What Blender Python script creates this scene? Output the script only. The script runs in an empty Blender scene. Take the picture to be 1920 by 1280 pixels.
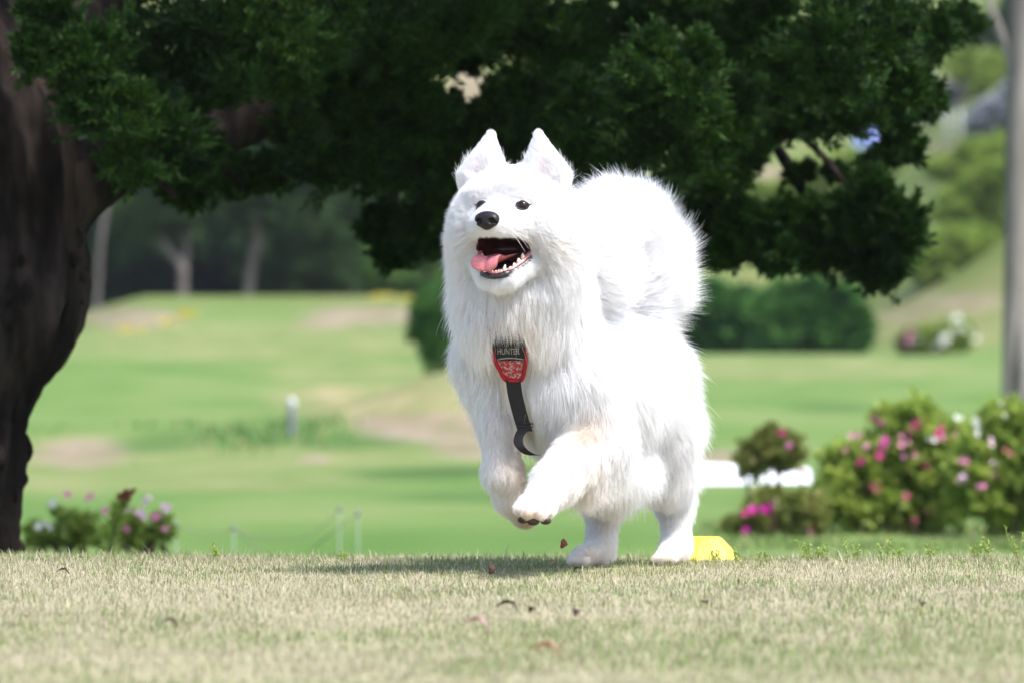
import bpy, math, random
import numpy as np
from mathutils import Vector, Matrix, kdtree
from mathutils import noise as mnoise

# ------------------------------------------------------------------ camera, sky, sun, exposure
SC = bpy.context.scene
COL = SC.collection
FPX = 10667.0            # focal length of the 200 mm lens in pixels of a 1920 px wide picture
CAMH = 0.39
cam_data = bpy.data.cameras.new('camera')
cam = bpy.data.objects.new('camera', cam_data); COL.objects.link(cam)
cam.location = (0, 0, CAMH)
cam.rotation_euler = (math.radians(90), 0, 0)
cam_data.lens = 200.0; cam_data.sensor_width = 36.0
cam_data.clip_start = 0.1; cam_data.clip_end = 3000
cam_data.dof.use_dof = True
cam_data.dof.focus_distance = 9.66
cam_data.dof.aperture_fstop = 6.7
SC.camera = cam

SUN_DIR = Vector((0.42, -0.33, 0.85)).normalized()      # towards the sun
world = bpy.data.worlds.new('World'); SC.world = world; world.use_nodes = True
wn = world.node_tree.nodes; wl = world.node_tree.links
sky = wn.new('ShaderNodeTexSky'); sky.sky_type = 'NISHITA'; sky.sun_disc = False
sky.sun_elevation = math.asin(SUN_DIR.z)
sky.sun_rotation = math.atan2(SUN_DIR.x, SUN_DIR.y)
sky.air_density = 1.0; sky.dust_density = 2.0
bg = wn['Background']; wl.new(sky.outputs[0], bg.inputs[0]); bg.inputs[1].default_value = 0.15
sl = bpy.data.lights.new('sun', 'SUN'); sl.energy = 3.1; sl.angle = math.radians(8.0); sl.color = (1.0, 0.975, 0.95)
so = bpy.data.objects.new('sun', sl); COL.objects.link(so)
so.rotation_euler = SUN_DIR.to_track_quat('Z', 'Y').to_euler(); so.location = (4, -3, 9)
vs = SC.view_settings; vs.view_transform = 'Standard'; vs.look = 'None'; vs.gamma = 1.0; vs.use_curve_mapping = False
vs.exposure = 1.22
cy = SC.cycles
cy.use_denoising = True; cy.max_bounces = 12; cy.diffuse_bounces = 6; cy.glossy_bounces = 3
cy.transmission_bounces = 8; cy.transparent_max_bounces = 8; cy.caustics_reflective = False; cy.caustics_refractive = False
cy.sample_clamp_indirect = 8.0
try: SC.cycles_curves.shape = 'RIBBONS'
except Exception: pass

# ------------------------------------------------------------------ helpers
def PX(px, py, Y):
    """world point that sits at picture position px,py at distance Y"""
    return np.array([(px - 960.0) * Y / FPX, Y, CAMH - (py - 640.0) * Y / FPX])

def link(o, parent=None):
    COL.objects.link(o)
    if parent is not None: o.parent = parent
    return o

def tag(o, label=None, cat=None, group=None, kind=None):
    if label: o['label'] = label
    if cat: o['category'] = cat
    if group: o['group'] = group
    if kind: o['kind'] = kind
    return o

def empty(name, loc=(0, 0, 0)):
    o = bpy.data.objects.new(name, None); o.empty_display_size = 0.05
    COL.objects.link(o); o.location = tuple(float(c) for c in loc)
    return o

def mesh_np(name, V, faces, smooth=True):
    """faces: list of int arrays (n,k)"""
    me = bpy.data.meshes.new(name)
    V = np.asarray(V, dtype=np.float32)
    me.vertices.add(len(V)); me.vertices.foreach_set('co', V.ravel())
    if not isinstance(faces, (list, tuple)): faces = [faces]
    faces = [np.asarray(f, dtype=np.int32) for f in faces if len(f)]
    tot = sum(f.size for f in faces); nf = sum(len(f) for f in faces)
    me.loops.add(tot); me.polygons.add(nf)
    me.loops.foreach_set('vertex_index', np.concatenate([f.ravel() for f in faces]))
    starts = []; s = 0
    for f in faces:
        k = f.shape[1]; starts.append(s + np.arange(len(f)) * k); s += f.size
    me.polygons.foreach_set('loop_start', np.concatenate(starts).astype(np.int32))
    me.polygons.foreach_set('use_smooth', np.full(nf, smooth, dtype=bool))
    me.update(calc_edges=True)
    return me

def obj(name, me, material=None, parent=None, loc=None):
    """vertices in world space; a parent Empty's location is subtracted so that the thing's origin is its base"""
    o = bpy.data.objects.new(name, me)
    if material is not None:
        me.materials.clear()
        for m in (material if isinstance(material, (list, tuple)) else [material]): me.materials.append(m)
    COL.objects.link(o)
    if parent is not None:
        o.parent = parent
        # find the world offset of the parent chain
        off = Vector((0, 0, 0)); p = parent
        while p is not None: off += p.location; p = p.parent
        o.location = -off if loc is None else (Vector(loc) - off)
    elif loc is not None:
        o.location = loc
    return o

def join(parts):
    """parts: list of (V, [faces...]) -> one (V, faces) with quads and tris kept apart"""
    Vs = []; F = {}; n = 0
    for V, fs in parts:
        Vs.append(np.asarray(V, dtype=float))
        for f in (fs if isinstance(fs, (list, tuple)) else [fs]):
            f = np.asarray(f)
            if len(f): F.setdefault(f.shape[1], []).append(f + n)
        n += len(V)
    return np.concatenate(Vs), [np.concatenate(v) for v in F.values()]

def frames(path):
    path = np.asarray(path, float); n = len(path)
    T = np.gradient(path, axis=0); T /= np.linalg.norm(T, axis=1)[:, None] + 1e-12
    ref = np.array([0, 0, 1.0]) if abs(T[0][2]) < 0.9 else np.array([0, 1.0, 0])
    A = np.cross(T[0], ref); A /= np.linalg.norm(A)
    As = []; Bs = []
    for i in range(n):
        A = A - T[i] * np.dot(A, T[i]); A /= np.linalg.norm(A) + 1e-12
        As.append(A.copy()); Bs.append(np.cross(T[i], A))
    return T, np.array(As), np.array(Bs)

def resample(path, radii, n):
    path = np.asarray(path, float); radii = np.asarray(radii, float)
    m = len(path); t = np.linspace(0, m - 1, n)
    # Catmull-Rom
    def cr(a):
        a = np.asarray(a, float)
        if a.ndim == 1: a = a[:, None]
        e = np.vstack([2 * a[0] - a[1], a, 2 * a[-1] - a[-2]])
        i = np.minimum(t.astype(int), m - 2); f = (t - i)[:, None]
        p0, p1, p2, p3 = e[i], e[i + 1], e[i + 2], e[i + 3]
        return 0.5 * (2 * p1 + (p2 - p0) * f + (2 * p0 - 5 * p1 + 4 * p2 - p3) * f ** 2 + (3 * p1 - p0 - 3 * p2 + p3) * f ** 3)
    return cr(path), np.maximum(cr(radii)[:, 0], 1e-4)

def tube(path, radii, sides=8, n=None, mod=None, flat=None):
    """tapered tube; mod(i_frac, ang)->radius factor; flat=(a,b) elliptical section"""
    if n: path, radii = resample(path, radii, n)
    path = np.asarray(path, float); radii = np.asarray(radii, float); n = len(path)
    T, A, B = frames(path)
    ang = np.linspace(0, 2 * math.pi, sides, endpoint=False)
    rr = np.repeat(radii[:, None], sides, 1)
    if mod is not None:
        tt = np.linspace(0, 1, n)
        rr = rr * mod(tt[:, None], ang[None, :])
    fa, fb = flat if flat else (1, 1)
    V = path[:, None, :] + rr[:, :, None] * (fa * np.cos(ang)[None, :, None] * A[:, None, :] + fb * np.sin(ang)[None, :, None] * B[:, None, :])
    V = V.reshape(-1, 3)
    i = np.arange(n - 1)[:, None]; j = np.arange(sides)[None, :]; k = (j + 1) % sides
    q = np.stack([i * sides + j, i * sides + k, (i + 1) * sides + k, (i + 1) * sides + j], -1).reshape(-1, 4)
    c0 = len(V); V = np.vstack([V, path[0], path[-1]])
    j = np.arange(sides); k = (j + 1) % sides
    t0 = np.stack([np.full(sides, c0), k, j], -1); b = (n - 1) * sides
    t1 = np.stack([np.full(sides, c0 + 1), b + j, b + k], -1)
    return V, [q, np.vstack([t0, t1])]

def unit(v):
    v = np.asarray(v, float); return v / (np.linalg.norm(v, axis=-1, keepdims=True) + 1e-12)

def leaf_quads(C, D, N, ln, wd, fold=0.15):
    """pointed leaves: base C, direction D, normal N, length ln, width wd -> kite of 2 tris folded on the midrib"""
    n = len(C); S = unit(np.cross(D, N)); N2 = np.cross(S, D)
    ln = np.broadcast_to(ln, (n,))[:, None]; wd = np.broadcast_to(wd, (n,))[:, None]
    a = C; t = C + D * ln - N2 * ln * 0.12
    m = C + D * ln * 0.45
    l = m + S * wd * 0.5 + N2 * wd * fold; r = m - S * wd * 0.5 + N2 * wd * fold
    V = np.stack([a, l, t, r], 1).reshape(-1, 3)
    b = np.arange(n)[:, None] * 4
    F = np.concatenate([b + [0, 2, 1], b + [0, 3, 2]], 0)
    return V, F

def rand_dirs(rng, n):
    v = rng.normal(size=(n, 3)); return unit(v)

def smooth01(x): x = np.clip(x, 0, 1); return x * x * (3 - 2 * x)

# ------------------------------------------------------------------ materials
MATS = {}
def nodes_of(name):
    m = bpy.data.materials.new(name); m.use_nodes = True
    nt = m.node_tree; b = nt.nodes['Principled BSDF']
    return m, nt, b

def ramp(nt, fac, stops):
    r = nt.nodes.new('ShaderNodeValToRGB')
    e = r.color_ramp.elements
    while len(e) > 1: e.remove(e[-1])
    e[0].position = stops[0][0]; e[0].color = (*stops[0][1], 1)
    for p, c in stops[1:]:
        x = e.new(p); x.color = (*c, 1)
    nt.links.new(fac, r.inputs[0]); return r

def noise_node(nt, scale, detail=4, rough=0.6, coord='Object', vec_scale=None):
    tc = nt.nodes.new('ShaderNodeTexCoord'); n = nt.nodes.new('ShaderNodeTexNoise')
    n.inputs['Scale'].default_value = scale; n.inputs['Detail'].default_value = detail; n.inputs['Roughness'].default_value = rough
    src = tc.outputs[coord]
    if vec_scale:
        mp = nt.nodes.new('ShaderNodeMapping'); mp.inputs['Scale'].default_value = vec_scale
        nt.links.new(src, mp.inputs[0]); src = mp.outputs[0]
    nt.links.new(src, n.inputs[0]); return n

def bump(nt, b, height, strength=0.3, dist=0.01):
    bp = nt.nodes.new('ShaderNodeBump'); bp.inputs['Strength'].default_value = strength; bp.inputs['Distance'].default_value = dist
    nt.links.new(height, bp.inputs['Height']); nt.links.new(bp.outputs[0], b.inputs['Normal'])

def mat_plain(name, stops, rough=0.7, scale=8, bstr=0.0, bdist=0.01, spec=0.3, vec_scale=None, detail=5, metal=0):
    m, nt, b = nodes_of(name)
    n = noise_node(nt, scale, detail, 0.6, 'Object', vec_scale)
    r = ramp(nt, n.outputs['Fac'], stops); nt.links.new(r.outputs[0], b.inputs['Base Color'])
    b.inputs['Roughness'].default_value = rough; b.inputs['Specular IOR Level'].default_value = spec; b.inputs['Metallic'].default_value = metal
    if bstr: bump(nt, b, n.outputs['Fac'], bstr, bdist)
    MATS[name] = m; return m

def mat_leaf(name, stops, rough=0.55, trans=0.3, spec=0.25, tint=None, nscale=3.0, nmix=0.5):
    """leaf material: each leaf (island) its own tone, plus large soft variation"""
    m, nt, b = nodes_of(name)
    g = nt.nodes.new('ShaderNodeNewGeometry')
    n = noise_node(nt, nscale, 3)
    mx = nt.nodes.new('ShaderNodeMix'); mx.data_type = 'FLOAT'; mx.inputs[0].default_value = nmix
    nt.links.new(g.outputs['Random Per Island'], mx.inputs[2]); nt.links.new(n.outputs['Fac'], mx.inputs[3])
    r = ramp(nt, mx.outputs[0], stops)
    nt.links.new(r.outputs[0], b.inputs['Base Color'])
    b.inputs['Roughness'].default_value = rough; b.inputs['Specular IOR Level'].default_value = spec
    tr = nt.nodes.new('ShaderNodeBsdfTranslucent'); nt.links.new(r.outputs[0], tr.inputs[0])
    ms = nt.nodes.new('ShaderNodeMixShader'); ms.inputs[0].default_value = trans
    nt.links.new(b.outputs[0], ms.inputs[1]); nt.links.new(tr.outputs[0], ms.inputs[2])
    nt.links.new(ms.outputs[0], nt.nodes['Material Output'].inputs[0])
    MATS[name] = m; return m
# ------------------------------------------------------------------ terrain
LEFT = np.array([(-30, 0), (9.9, 0), (10.4, -.004), (11.0, -.035), (12, -.10), (14, -.20), (18, -.31), (24, -.35), (33, -.34), (36, -.30), (38, -.19), (41, -.20),
                 (46, -.14), (60, .42), (68, .72), (74, .98), (80, 1.02), (92, .95), (110, 2.0), (150, 8.5), (200, 14), (300, 22), (600, 30), (2500, 30)])
RIGHT = np.array([(-30, 0), (9.9, 0), (10.4, -.004), (11.0, -.035), (12, -.10), (14, -.20), (18, -.29), (24, -.34), (35, -.34), (40, -.24), (50, .02),
                  (57, .225), (59, .25), (62, .24), (68, .16), (75, .22), (85, .75), (100, 2.7), (125, 5.3), (150, 8.3), (200, 14), (300, 22), (600, 30), (2500, 30)])
def _psm(p, Y):
    s = 0.02 * np.maximum(Y, 3) + 0.05
    return (np.interp(Y - s, p[:, 0], p[:, 1]) + 2 * np.interp(Y, p[:, 0], p[:, 1]) + np.interp(Y + s, p[:, 0], p[:, 1])) / 4
def terrain_z(x, Y):
    x = np.asarray(x, float); Y = np.asarray(Y, float)
    u = x / np.maximum(Y, 4) * FPX + 960
    w = smooth01((u - 780) / 420)
    z = _psm(LEFT, Y) * (1 - w) + _psm(RIGHT, Y) * w
    # the low mound behind the dog
    z = z + 0.41 * np.exp(-((u - 900) / 250) ** 2 - ((Y - 41) / 3.4) ** 2)
    # left shoulder of the far rise drops off
    z = z - 0.42 * smooth01((290 - u) / 220) * np.exp(-((Y - 76) / 12) ** 2)
    # the hillside climbs towards the right
    z = z + 2.4 * smooth01((u - 1520) / 520) * smooth01((Y - 64) / 26) * smooth01((150 - Y) / 40)
    # small unevenness growing with distance
    z = z + 0.004 * np.sin(x * 2.1 + 1.3) * np.sin(Y * 1.7) + 0.02 * smooth01((Y - 16) / 10) * np.sin(x * 0.9 + 0.3 * Y) * np.sin(Y * .31 + 1)
    z = z + smooth01((Y - 90) / 60) * 0.5 * np.sin(x * .21 + .5) * np.sin(Y * .13)
    return z
def yfor(px, py, lo, hi):
    ys = np.linspace(lo, hi, 500); z = terrain_z((px - 960) * ys / FPX, ys); v = 640 - (z - CAMH) / ys * FPX
    return float(ys[np.argmin(np.abs(v - py))])
def gz(px, Y): return float(terrain_z((px - 960) * Y / FPX, Y))

def build_ground():
    rows = np.concatenate([np.linspace(-8, 4, 10)[:-1], np.geomspace(4, 30, 170)[:-1], np.geomspace(30, 200, 220)[:-1], np.geomspace(200, 2400, 24)])
    t = np.linspace(-1, 1, 301); s = np.sign(t) * (0.25 * np.abs(t) + 0.75 * np.abs(t) ** 3)
    Yg, Sg = np.meshgrid(rows, s, indexing='ij')
    Xg = Sg * (5 + 0.75 * np.maximum(Yg, 0))
    Zg = terrain_z(Xg, Yg)
    n, m = Xg.shape
    V = np.stack([Xg, Yg, Zg], -1).reshape(-1, 3)
    i = np.arange(n - 1)[:, None]; j = np.arange(m - 1)[None, :]
    F = np.stack([i * m + j, i * m + j + 1, (i + 1) * m + j + 1, (i + 1) * m + j], -1).reshape(-1, 4)
    me = mesh_np('ground', V, F)
    Yv = V[:, 1]; Yc = np.maximum(Yv, 4)
    u = V[:, 0] / Yc * FPX + 960; v = 640 - (V[:, 2] - CAMH) / Yc * FPX
    def ell(cx, cy, rx, ry, y0, y1):
        d = np.sqrt(((u - cx) / rx) ** 2 + ((v - cy) / ry) ** 2)
        return smooth01((1.25 - d) / 0.6) * (Yv > y0) * (Yv < y1)
    bare = np.zeros(len(V)); dry = np.zeros(len(V)); lush = np.zeros(len(V))
    for e in [(815, 800, 150, 28, 30, 50), (900, 838, 100, 22, 30, 50), (720, 790, 60, 14, 30, 50), (1350, 858, 50, 16, 30, 60),
              (250, 598, 95, 20, 50, 90), (700, 592, 130, 18, 50, 90), (600, 608, 60, 8, 50, 90), (590, 862, 30, 7, 25, 60),
              (1780, 640, 60, 14, 60, 120), (1700, 590, 45, 10, 60, 120), (1800, 565, 90, 9, 60, 130), (1790, 275, 70, 10, 60, 160), (1840, 140, 80, 9, 60, 200),
              (1660, 220, 70, 40, 60, 200), (1440, 330, 60, 18, 60, 200), (880, 165, 40, 40, 60, 300), (150, 850, 90, 28, 30, 50)]:
        bare = np.maximum(bare, ell(*e))
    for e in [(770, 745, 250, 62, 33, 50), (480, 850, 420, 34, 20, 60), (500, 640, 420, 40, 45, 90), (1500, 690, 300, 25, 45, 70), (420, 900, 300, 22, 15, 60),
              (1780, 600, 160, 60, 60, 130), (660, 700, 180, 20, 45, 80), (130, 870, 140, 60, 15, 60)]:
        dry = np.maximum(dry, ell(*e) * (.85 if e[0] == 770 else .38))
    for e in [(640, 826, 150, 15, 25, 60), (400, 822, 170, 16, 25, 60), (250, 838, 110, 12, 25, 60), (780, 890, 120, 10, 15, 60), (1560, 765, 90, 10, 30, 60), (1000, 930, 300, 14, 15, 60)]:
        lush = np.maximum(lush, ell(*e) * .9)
    lawn = smooth01((12.2 - Yv) / 1.2); hill = smooth01((Yv - 64) / 12)
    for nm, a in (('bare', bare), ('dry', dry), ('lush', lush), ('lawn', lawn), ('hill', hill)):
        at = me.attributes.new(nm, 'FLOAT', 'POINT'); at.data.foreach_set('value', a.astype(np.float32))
    m, nt, b = nodes_of('ground_grass')
    def attr(nm):
        a = nt.nodes.new('ShaderNodeAttribute'); a.attribute_name = nm; return a.outputs['Fac']
    def mix(f, a, bb):
        x = nt.nodes.new('ShaderNodeMix'); x.data_type = 'RGBA'; nt.links.new(f, x.inputs[0])
        nt.links.new(a, x.inputs[6]); nt.links.new(bb, x.inputs[7]); return x.outputs[2]
    n1 = noise_node(nt, 0.55, 6, 0.65, 'Object', (1, .5, 1)); n2 = noise_node(nt, 26, 6, 0.7); n3 = noise_node(nt, 2.3, 5, 0.6, 'Object', (1, .45, 1))
    fair = ramp(nt, n1.outputs['Fac'], [(0.25, (0.067, 0.135, 0.026)), (0.42, (0.092, 0.159, 0.037)), (0.56, (0.121, 0.182, 0.050)), (0.68, (0.150, 0.190, 0.066)), (0.8, (0.115, 0.180, 0.047))])
    dryc = ramp(nt, n3.outputs['Fac'], [(0.3, (0.150, 0.165, 0.055)), (0.5, (0.225, 0.205, 0.095)), (0.7, (0.31, 0.255, 0.14))])
    barec = ramp(nt, n3.outputs['Fac'], [(0.3, (0.173, 0.127, 0.083)), (0.7, (0.289, 0.222, 0.173))])
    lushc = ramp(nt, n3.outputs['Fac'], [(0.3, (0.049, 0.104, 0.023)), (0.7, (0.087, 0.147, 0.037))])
    n4 = noise_node(nt, .42, 5, .65)
    hillc = ramp(nt, n4.outputs['Fac'], [(0.3, (0.075, 0.115, 0.026)), (0.5, (0.115, 0.147, 0.041)), (0.68, (0.173, 0.168, 0.069))])
    lawnc = ramp(nt, n2.outputs['Fac'], [(0.3, (0.252, 0.222, 0.133)), (0.55, (0.355, 0.318, 0.200)), (0.75, (0.252, 0.266, 0.126))])
    def soft(sock):
        ma = nt.nodes.new('ShaderNodeMath'); ma.operation = 'MULTIPLY_ADD'; nt.links.new(n3.outputs['Fac'], ma.inputs[0]); ma.inputs[1].default_value = 1.6; ma.inputs[2].default_value = -0.8
        mb = nt.nodes.new('ShaderNodeMath'); mb.operation = 'MULTIPLY_ADD'; nt.links.new(ma.outputs[0], mb.inputs[0]); nt.links.new(sock, mb.inputs[1]); nt.links.new(sock, mb.inputs[2]); mb.use_clamp = True
        return mb.outputs[0]
    c = mix(attr('hill'), fair.outputs[0], hillc.outputs[0])
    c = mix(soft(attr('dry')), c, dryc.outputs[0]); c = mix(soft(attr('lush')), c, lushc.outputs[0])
    mu = nt.nodes.new('ShaderNodeMath'); mu.operation = 'MULTIPLY'; nt.links.new(soft(attr('bare')), mu.inputs[0]); mu.inputs[1].default_value = 0.8
    c = mix(mu.outputs[0], c, barec.outputs[0]); c = mix(attr('lawn'), c, lawnc.outputs[0])
    nt.links.new(c, b.inputs['Base Color']); b.inputs['Roughness'].default_value = 0.95; b.inputs['Specular IOR Level'].default_value = 0.1
    bump(nt, b, n2.outputs['Fac'], 0.6, 0.02)
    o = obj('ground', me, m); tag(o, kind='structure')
    return o
build_ground()
# ------------------------------------------------------------------ lawn grass in front
def vnoise(x, y, s, seed=0):
    """cheap smooth value noise, vectorised"""
    x = x * s + seed * 17.3; y = y * s + seed * 5.1
    xi = np.floor(x); yi = np.floor(y); fx = smooth01(x - xi); fy = smooth01(y - yi)
    def h(a, b): 
        t = np.sin(a * 127.1 + b * 311.7 + seed * 74.7) * 43758.5453; return t - np.floor(t)
    return (h(xi, yi) * (1 - fx) + h(xi + 1, yi) * fx) * (1 - fy) + (h(xi, yi + 1) * (1 - fx) + h(xi + 1, yi + 1) * fx) * fy

def blades(name, x, y, ln, wd, lean, col, rng, mat, z=None, twist=True):
    n = len(x); z = terrain_z(x, y) if z is None else z
    a = rng.uniform(0, 2 * math.pi, n)
    d = np.stack([np.cos(a), np.sin(a), np.zeros(n)], 1)
    up = np.array([0, 0, 1.0])
    s = np.stack([-np.sin(a + rng.normal(0, .6, n)), np.cos(a), np.zeros(n)], 1); s = unit(s)
    p0 = np.stack([x, y, z - .002], 1)
    l = ln[:, None]; le = lean[:, None]
    p1 = p0 + l * 0.5 * (up * np.sqrt(np.maximum(0, 1 - (le * .6) ** 2)) + d * le * .6)
    p2 = p1 + l * 0.5 * (up * np.sqrt(np.maximum(0, 1 - np.minimum(le * 1.15, 1) ** 2)) * np.where(le > .9, .3, 1) + d * np.minimum(le * 1.15, 1))
    w = wd[:, None] * 0.5
    V = np.stack([p0 - s * w, p0 + s * w, p1 + s * w * .85, p1 - s * w * .85, p2], 1).reshape(-1, 3)
    b = np.arange(n)[:, None] * 5
    me = mesh_np(name, V, [b + [0, 1, 2, 3], b + [3, 2, 4]], True)
    at = me.color_attributes.new('tone', 'FLOAT_COLOR', 'POINT')
    c = np.concatenate([np.repeat(col, 5, 0), np.ones((n * 5, 1))], 1).astype(np.float32)
    at.data.foreach_set('color', c.ravel())
    return obj(name, me, mat)

def mat_blade():
    m, nt, b = nodes_of('grass_blade')
    a = nt.nodes.new('ShaderNodeAttribute'); a.attribute_name = 'tone'
    nt.links.new(a.outputs['Color'], b.inputs['Base Color']); b.inputs['Roughness'].default_value = 0.6; b.inputs['Specular IOR Level'].default_value = 0.25
    tr = nt.nodes.new('ShaderNodeBsdfTranslucent'); nt.links.new(a.outputs['Color'], tr.inputs[0])
    ms = nt.nodes.new('ShaderNodeMixShader'); ms.inputs[0].default_value = 0.35
    nt.links.new(b.outputs[0], ms.inputs[1]); nt.links.new(tr.outputs[0], ms.inputs[2]); nt.links.new(ms.outputs[0], nt.nodes['Material Output'].inputs[0])
    return m
M_BLADE = mat_blade()

def build_lawn():
    rng = np.random.default_rng(4)
    N = 330000
    y = rng.uniform(5.6, 11.6, N); x = rng.uniform(-1, 1, N) * (0.11 * y + 0.35)
    # tufted: thin where noise is low
    keep = rng.uniform(0, 1, N) < 0.45 + 0.8 * vnoise(x, y, 9, 2)
    x = x[keep]; y = y[keep]; n = len(x)
    g = 0.42 * vnoise(x, y, 2.1, 3) + 0.34 * vnoise(x, y, 6.5, 5) + 0.24 * vnoise(x, y, 19, 6)
    g = g + 0.13 * smooth01((y - 9.2) / .8) + 0.06 * smooth01((x + .2) / 1.0) * smooth01((y - 8.8) / .8)
    green = rng.uniform(0, 1, n) < np.clip((g - 0.39) * 2.4, .05, .64)
    ln = rng.gamma(7, 0.0016, n) * np.where(green, 1.05, 1.0); ln = np.clip(ln, .006, .045)
    ln *= 0.75 + 0.5 * vnoise(x, y, 3.2, 9)
    ln = np.where(green, ln, ln * 1.45); wd = np.where(green, rng.uniform(.0011, .0021, n), rng.uniform(.0008, .0016, n))
    lean = np.clip(np.where(green, rng.normal(.5, .28, n), rng.normal(.93, .2, n)), .05, 1.0)
    r = rng.uniform(0, 1, (n, 1)); q = rng.uniform(.75, 1.15, (n, 1))
    straw = (np.array([.335, .305, .195]) * (1 - r) + np.array([.47, .435, .31]) * r) * q
    grn = (np.array([.14, .21, .06]) * (1 - r) + np.array([.29, .34, .14]) * r) * q
    brown = np.array([.20, .13, .075]) * q
    col = np.where(green[:, None], grn, straw)
    col = np.where((rng.uniform(0, 1, n) < .025)[:, None], brown, col)
    o = blades('lawn_grass', x, y, ln, wd, lean, col, rng, M_BLADE)
    tag(o, 'dry straw and green lawn grass the dog runs over', 'grass', kind='stuff')
    # wide, coarser rest of the lawn
    N = 60000
    y = rng.uniform(2.5, 14.5, N); x = rng.uniform(-5, 5, N); k = (np.abs(x) > 0.11 * y + 0.33) | (y < 5.6) | (y > 11.5); k &= y > 3.2
    x = x[k]; y = y[k]; n = len(x); r = rng.uniform(0, 1, (n, 1))
    green = rng.uniform(0, 1, n) < np.where(y > 11.3, .75, .3)
    col = np.where(green[:, None], np.array([.17, .25, .07]) * (.7 + .6 * r), np.array([.55, .48, .29]) * (.7 + .5 * r))
    o = blades('lawn_grass', x, y, rng.uniform(.02, .05, n), rng.uniform(.003, .006, n), np.clip(rng.normal(.6, .3, n), .05, 1), col, rng, M_BLADE)
    tag(o, 'coarser lawn grass around the edges and down the bank', 'grass', kind='stuff')
    # unmown grass round the azaleas below the crest
    N = 16000
    px = np.where(rng.uniform(0, 1, N) < .72, rng.uniform(1310, 2050, N), rng.uniform(-60, 420, N)); yy = np.where(px > 900, rng.uniform(18.6, 21.6, N), rng.uniform(15.6, 18.4, N)); xx = (px - 960) * yy / FPX
    k = rng.uniform(0, 1, N) < vnoise(xx, yy, 3.0, 21) * 1.3 - .35; xx = xx[k]; yy = yy[k]; n = len(xx); r = rng.uniform(0, 1, (n, 1))
    col = np.where((rng.uniform(0, 1, n) < .75)[:, None], np.array([.13, .21, .05]) * (.7 + .9 * r), np.array([.34, .30, .16]) * (.7 + .5 * r))
    o = blades('rough_grass', xx, yy, rng.uniform(.012, .05, n), rng.uniform(.004, .008, n), np.clip(rng.normal(.6, .25, n), .05, 1), col, rng, M_BLADE)
    tag(o, 'unmown rough grass around the feet of the azaleas', 'grass', kind='stuff')
    # taller green tufts on the bank behind, along the low ridge
    N = 6000
    px = rng.normal(470, 210, N); yy = 36.4 + rng.normal(0, .9, N) + 2.2 * vnoise(px, px * 0, .009, 3)
    xx = (px - 960) * yy / FPX
    k = rng.uniform(0, 1, N) < (vnoise(xx, yy * .5, 1.1, 12) * 1.7 - .5) * smooth01((690 - px) / 160); xx = xx[k]; yy = yy[k]; n = len(xx); r = rng.uniform(0, 1, (n, 1))
    col = np.where((rng.uniform(0, 1, n) < .8)[:, None], np.array([.11, .22, .055]) * (.7 + .9 * r), np.array([.36, .33, .15]) * (.7 + .5 * r))
    o = blades('ridge_grass', xx, yy, rng.uniform(.02, .07, n), rng.uniform(.010, .018, n), np.clip(rng.normal(.6, .25, n), .05, 1), col, rng, M_BLADE)
    tag(o, 'darker tufted rough grass along the low ridge of the fairway', 'grass', kind='stuff')
build_lawn()
# ------------------------------------------------------------------ materials for plants
M_JUN = mat_leaf('juniper_leaf', [(0.15, (0.003, 0.009, 0.0015)), (0.42, (0.008, 0.027, 0.003)), (0.62, (0.024, 0.070, 0.007)), (0.85, (0.065, 0.125, 0.014))], 0.6, 0.22, 0.2, nscale=3.2, nmix=.62)  # noise brightens some clumps so they look sunlit; the light is in the colour
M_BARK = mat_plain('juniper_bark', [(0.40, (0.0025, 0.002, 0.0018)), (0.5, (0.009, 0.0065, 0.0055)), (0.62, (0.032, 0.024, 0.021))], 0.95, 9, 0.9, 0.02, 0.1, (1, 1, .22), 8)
M_BARKG = mat_plain('grey_bark', [(0.25, (0.10, 0.085, 0.075)), (0.5, (0.20, 0.175, 0.16)), (0.75, (0.31, 0.275, 0.255))], 0.95, 7, 0.8, 0.015, 0.1, (1, 1, .18), 8)
M_BARKP = mat_plain('pale_bark', [(0.25, (0.08, 0.068, 0.062)), (0.75, (0.19, 0.165, 0.16))], 0.95, 3, 0.6, 0.02, 0.1, (1, 1, .3), 6)
M_TWIG = mat_plain('twig_bark', [(0.3, (0.05, 0.032, 0.02)), (0.7, (0.13, 0.09, 0.06))], 0.9, 30)
M_WOOD = mat_leaf('far_leaf', [(0.0, (0.016, 0.036, 0.012)), (0.5, (0.034, 0.072, 0.020)), (1.0, (0.085, 0.135, 0.036))], 0.6, 0.2, 0.15, nscale=.35, nmix=.55)
M_WOODB = mat_leaf('far_leaf_bright', [(0.0, (0.05, 0.11, 0.02)), (0.5, (0.10, 0.19, 0.035)), (1.0, (0.17, 0.26, 0.06))], 0.6, 0.3, 0.15, nscale=.5, nmix=.4)
M_BUSHD = mat_leaf('evergreen_leaf', [(0.0, (0.022, 0.072, 0.014)), (0.5, (0.050, 0.145, 0.026)), (1.0, (0.11, 0.22, 0.04))], 0.55, 0.2, 0.2, nscale=1.2)
M_BUSHY = mat_leaf('spring_leaf', [(0.0, (0.13, 0.22, 0.035)), (0.5, (0.24, 0.33, 0.06)), (1.0, (0.36, 0.42, 0.10))], 0.6, 0.35, 0.15, nscale=.8)
M_BUSHG = mat_leaf('greyish_leaf', [(0.0, (0.18, 0.20, 0.23)), (1.0, (0.40, 0.41, 0.46))], 0.7, 0.25, 0.15, nscale=.8)
M_AZ = mat_leaf('azalea_leaf', [(0.0, (0.14, 0.23, 0.035)), (0.4, (0.30, 0.41, 0.075)), (0.75, (0.45, 0.53, 0.125)), (1.0, (0.56, 0.58, 0.19))], 0.45, 0.58, 0.35, nscale=6, nmix=.35)
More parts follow.
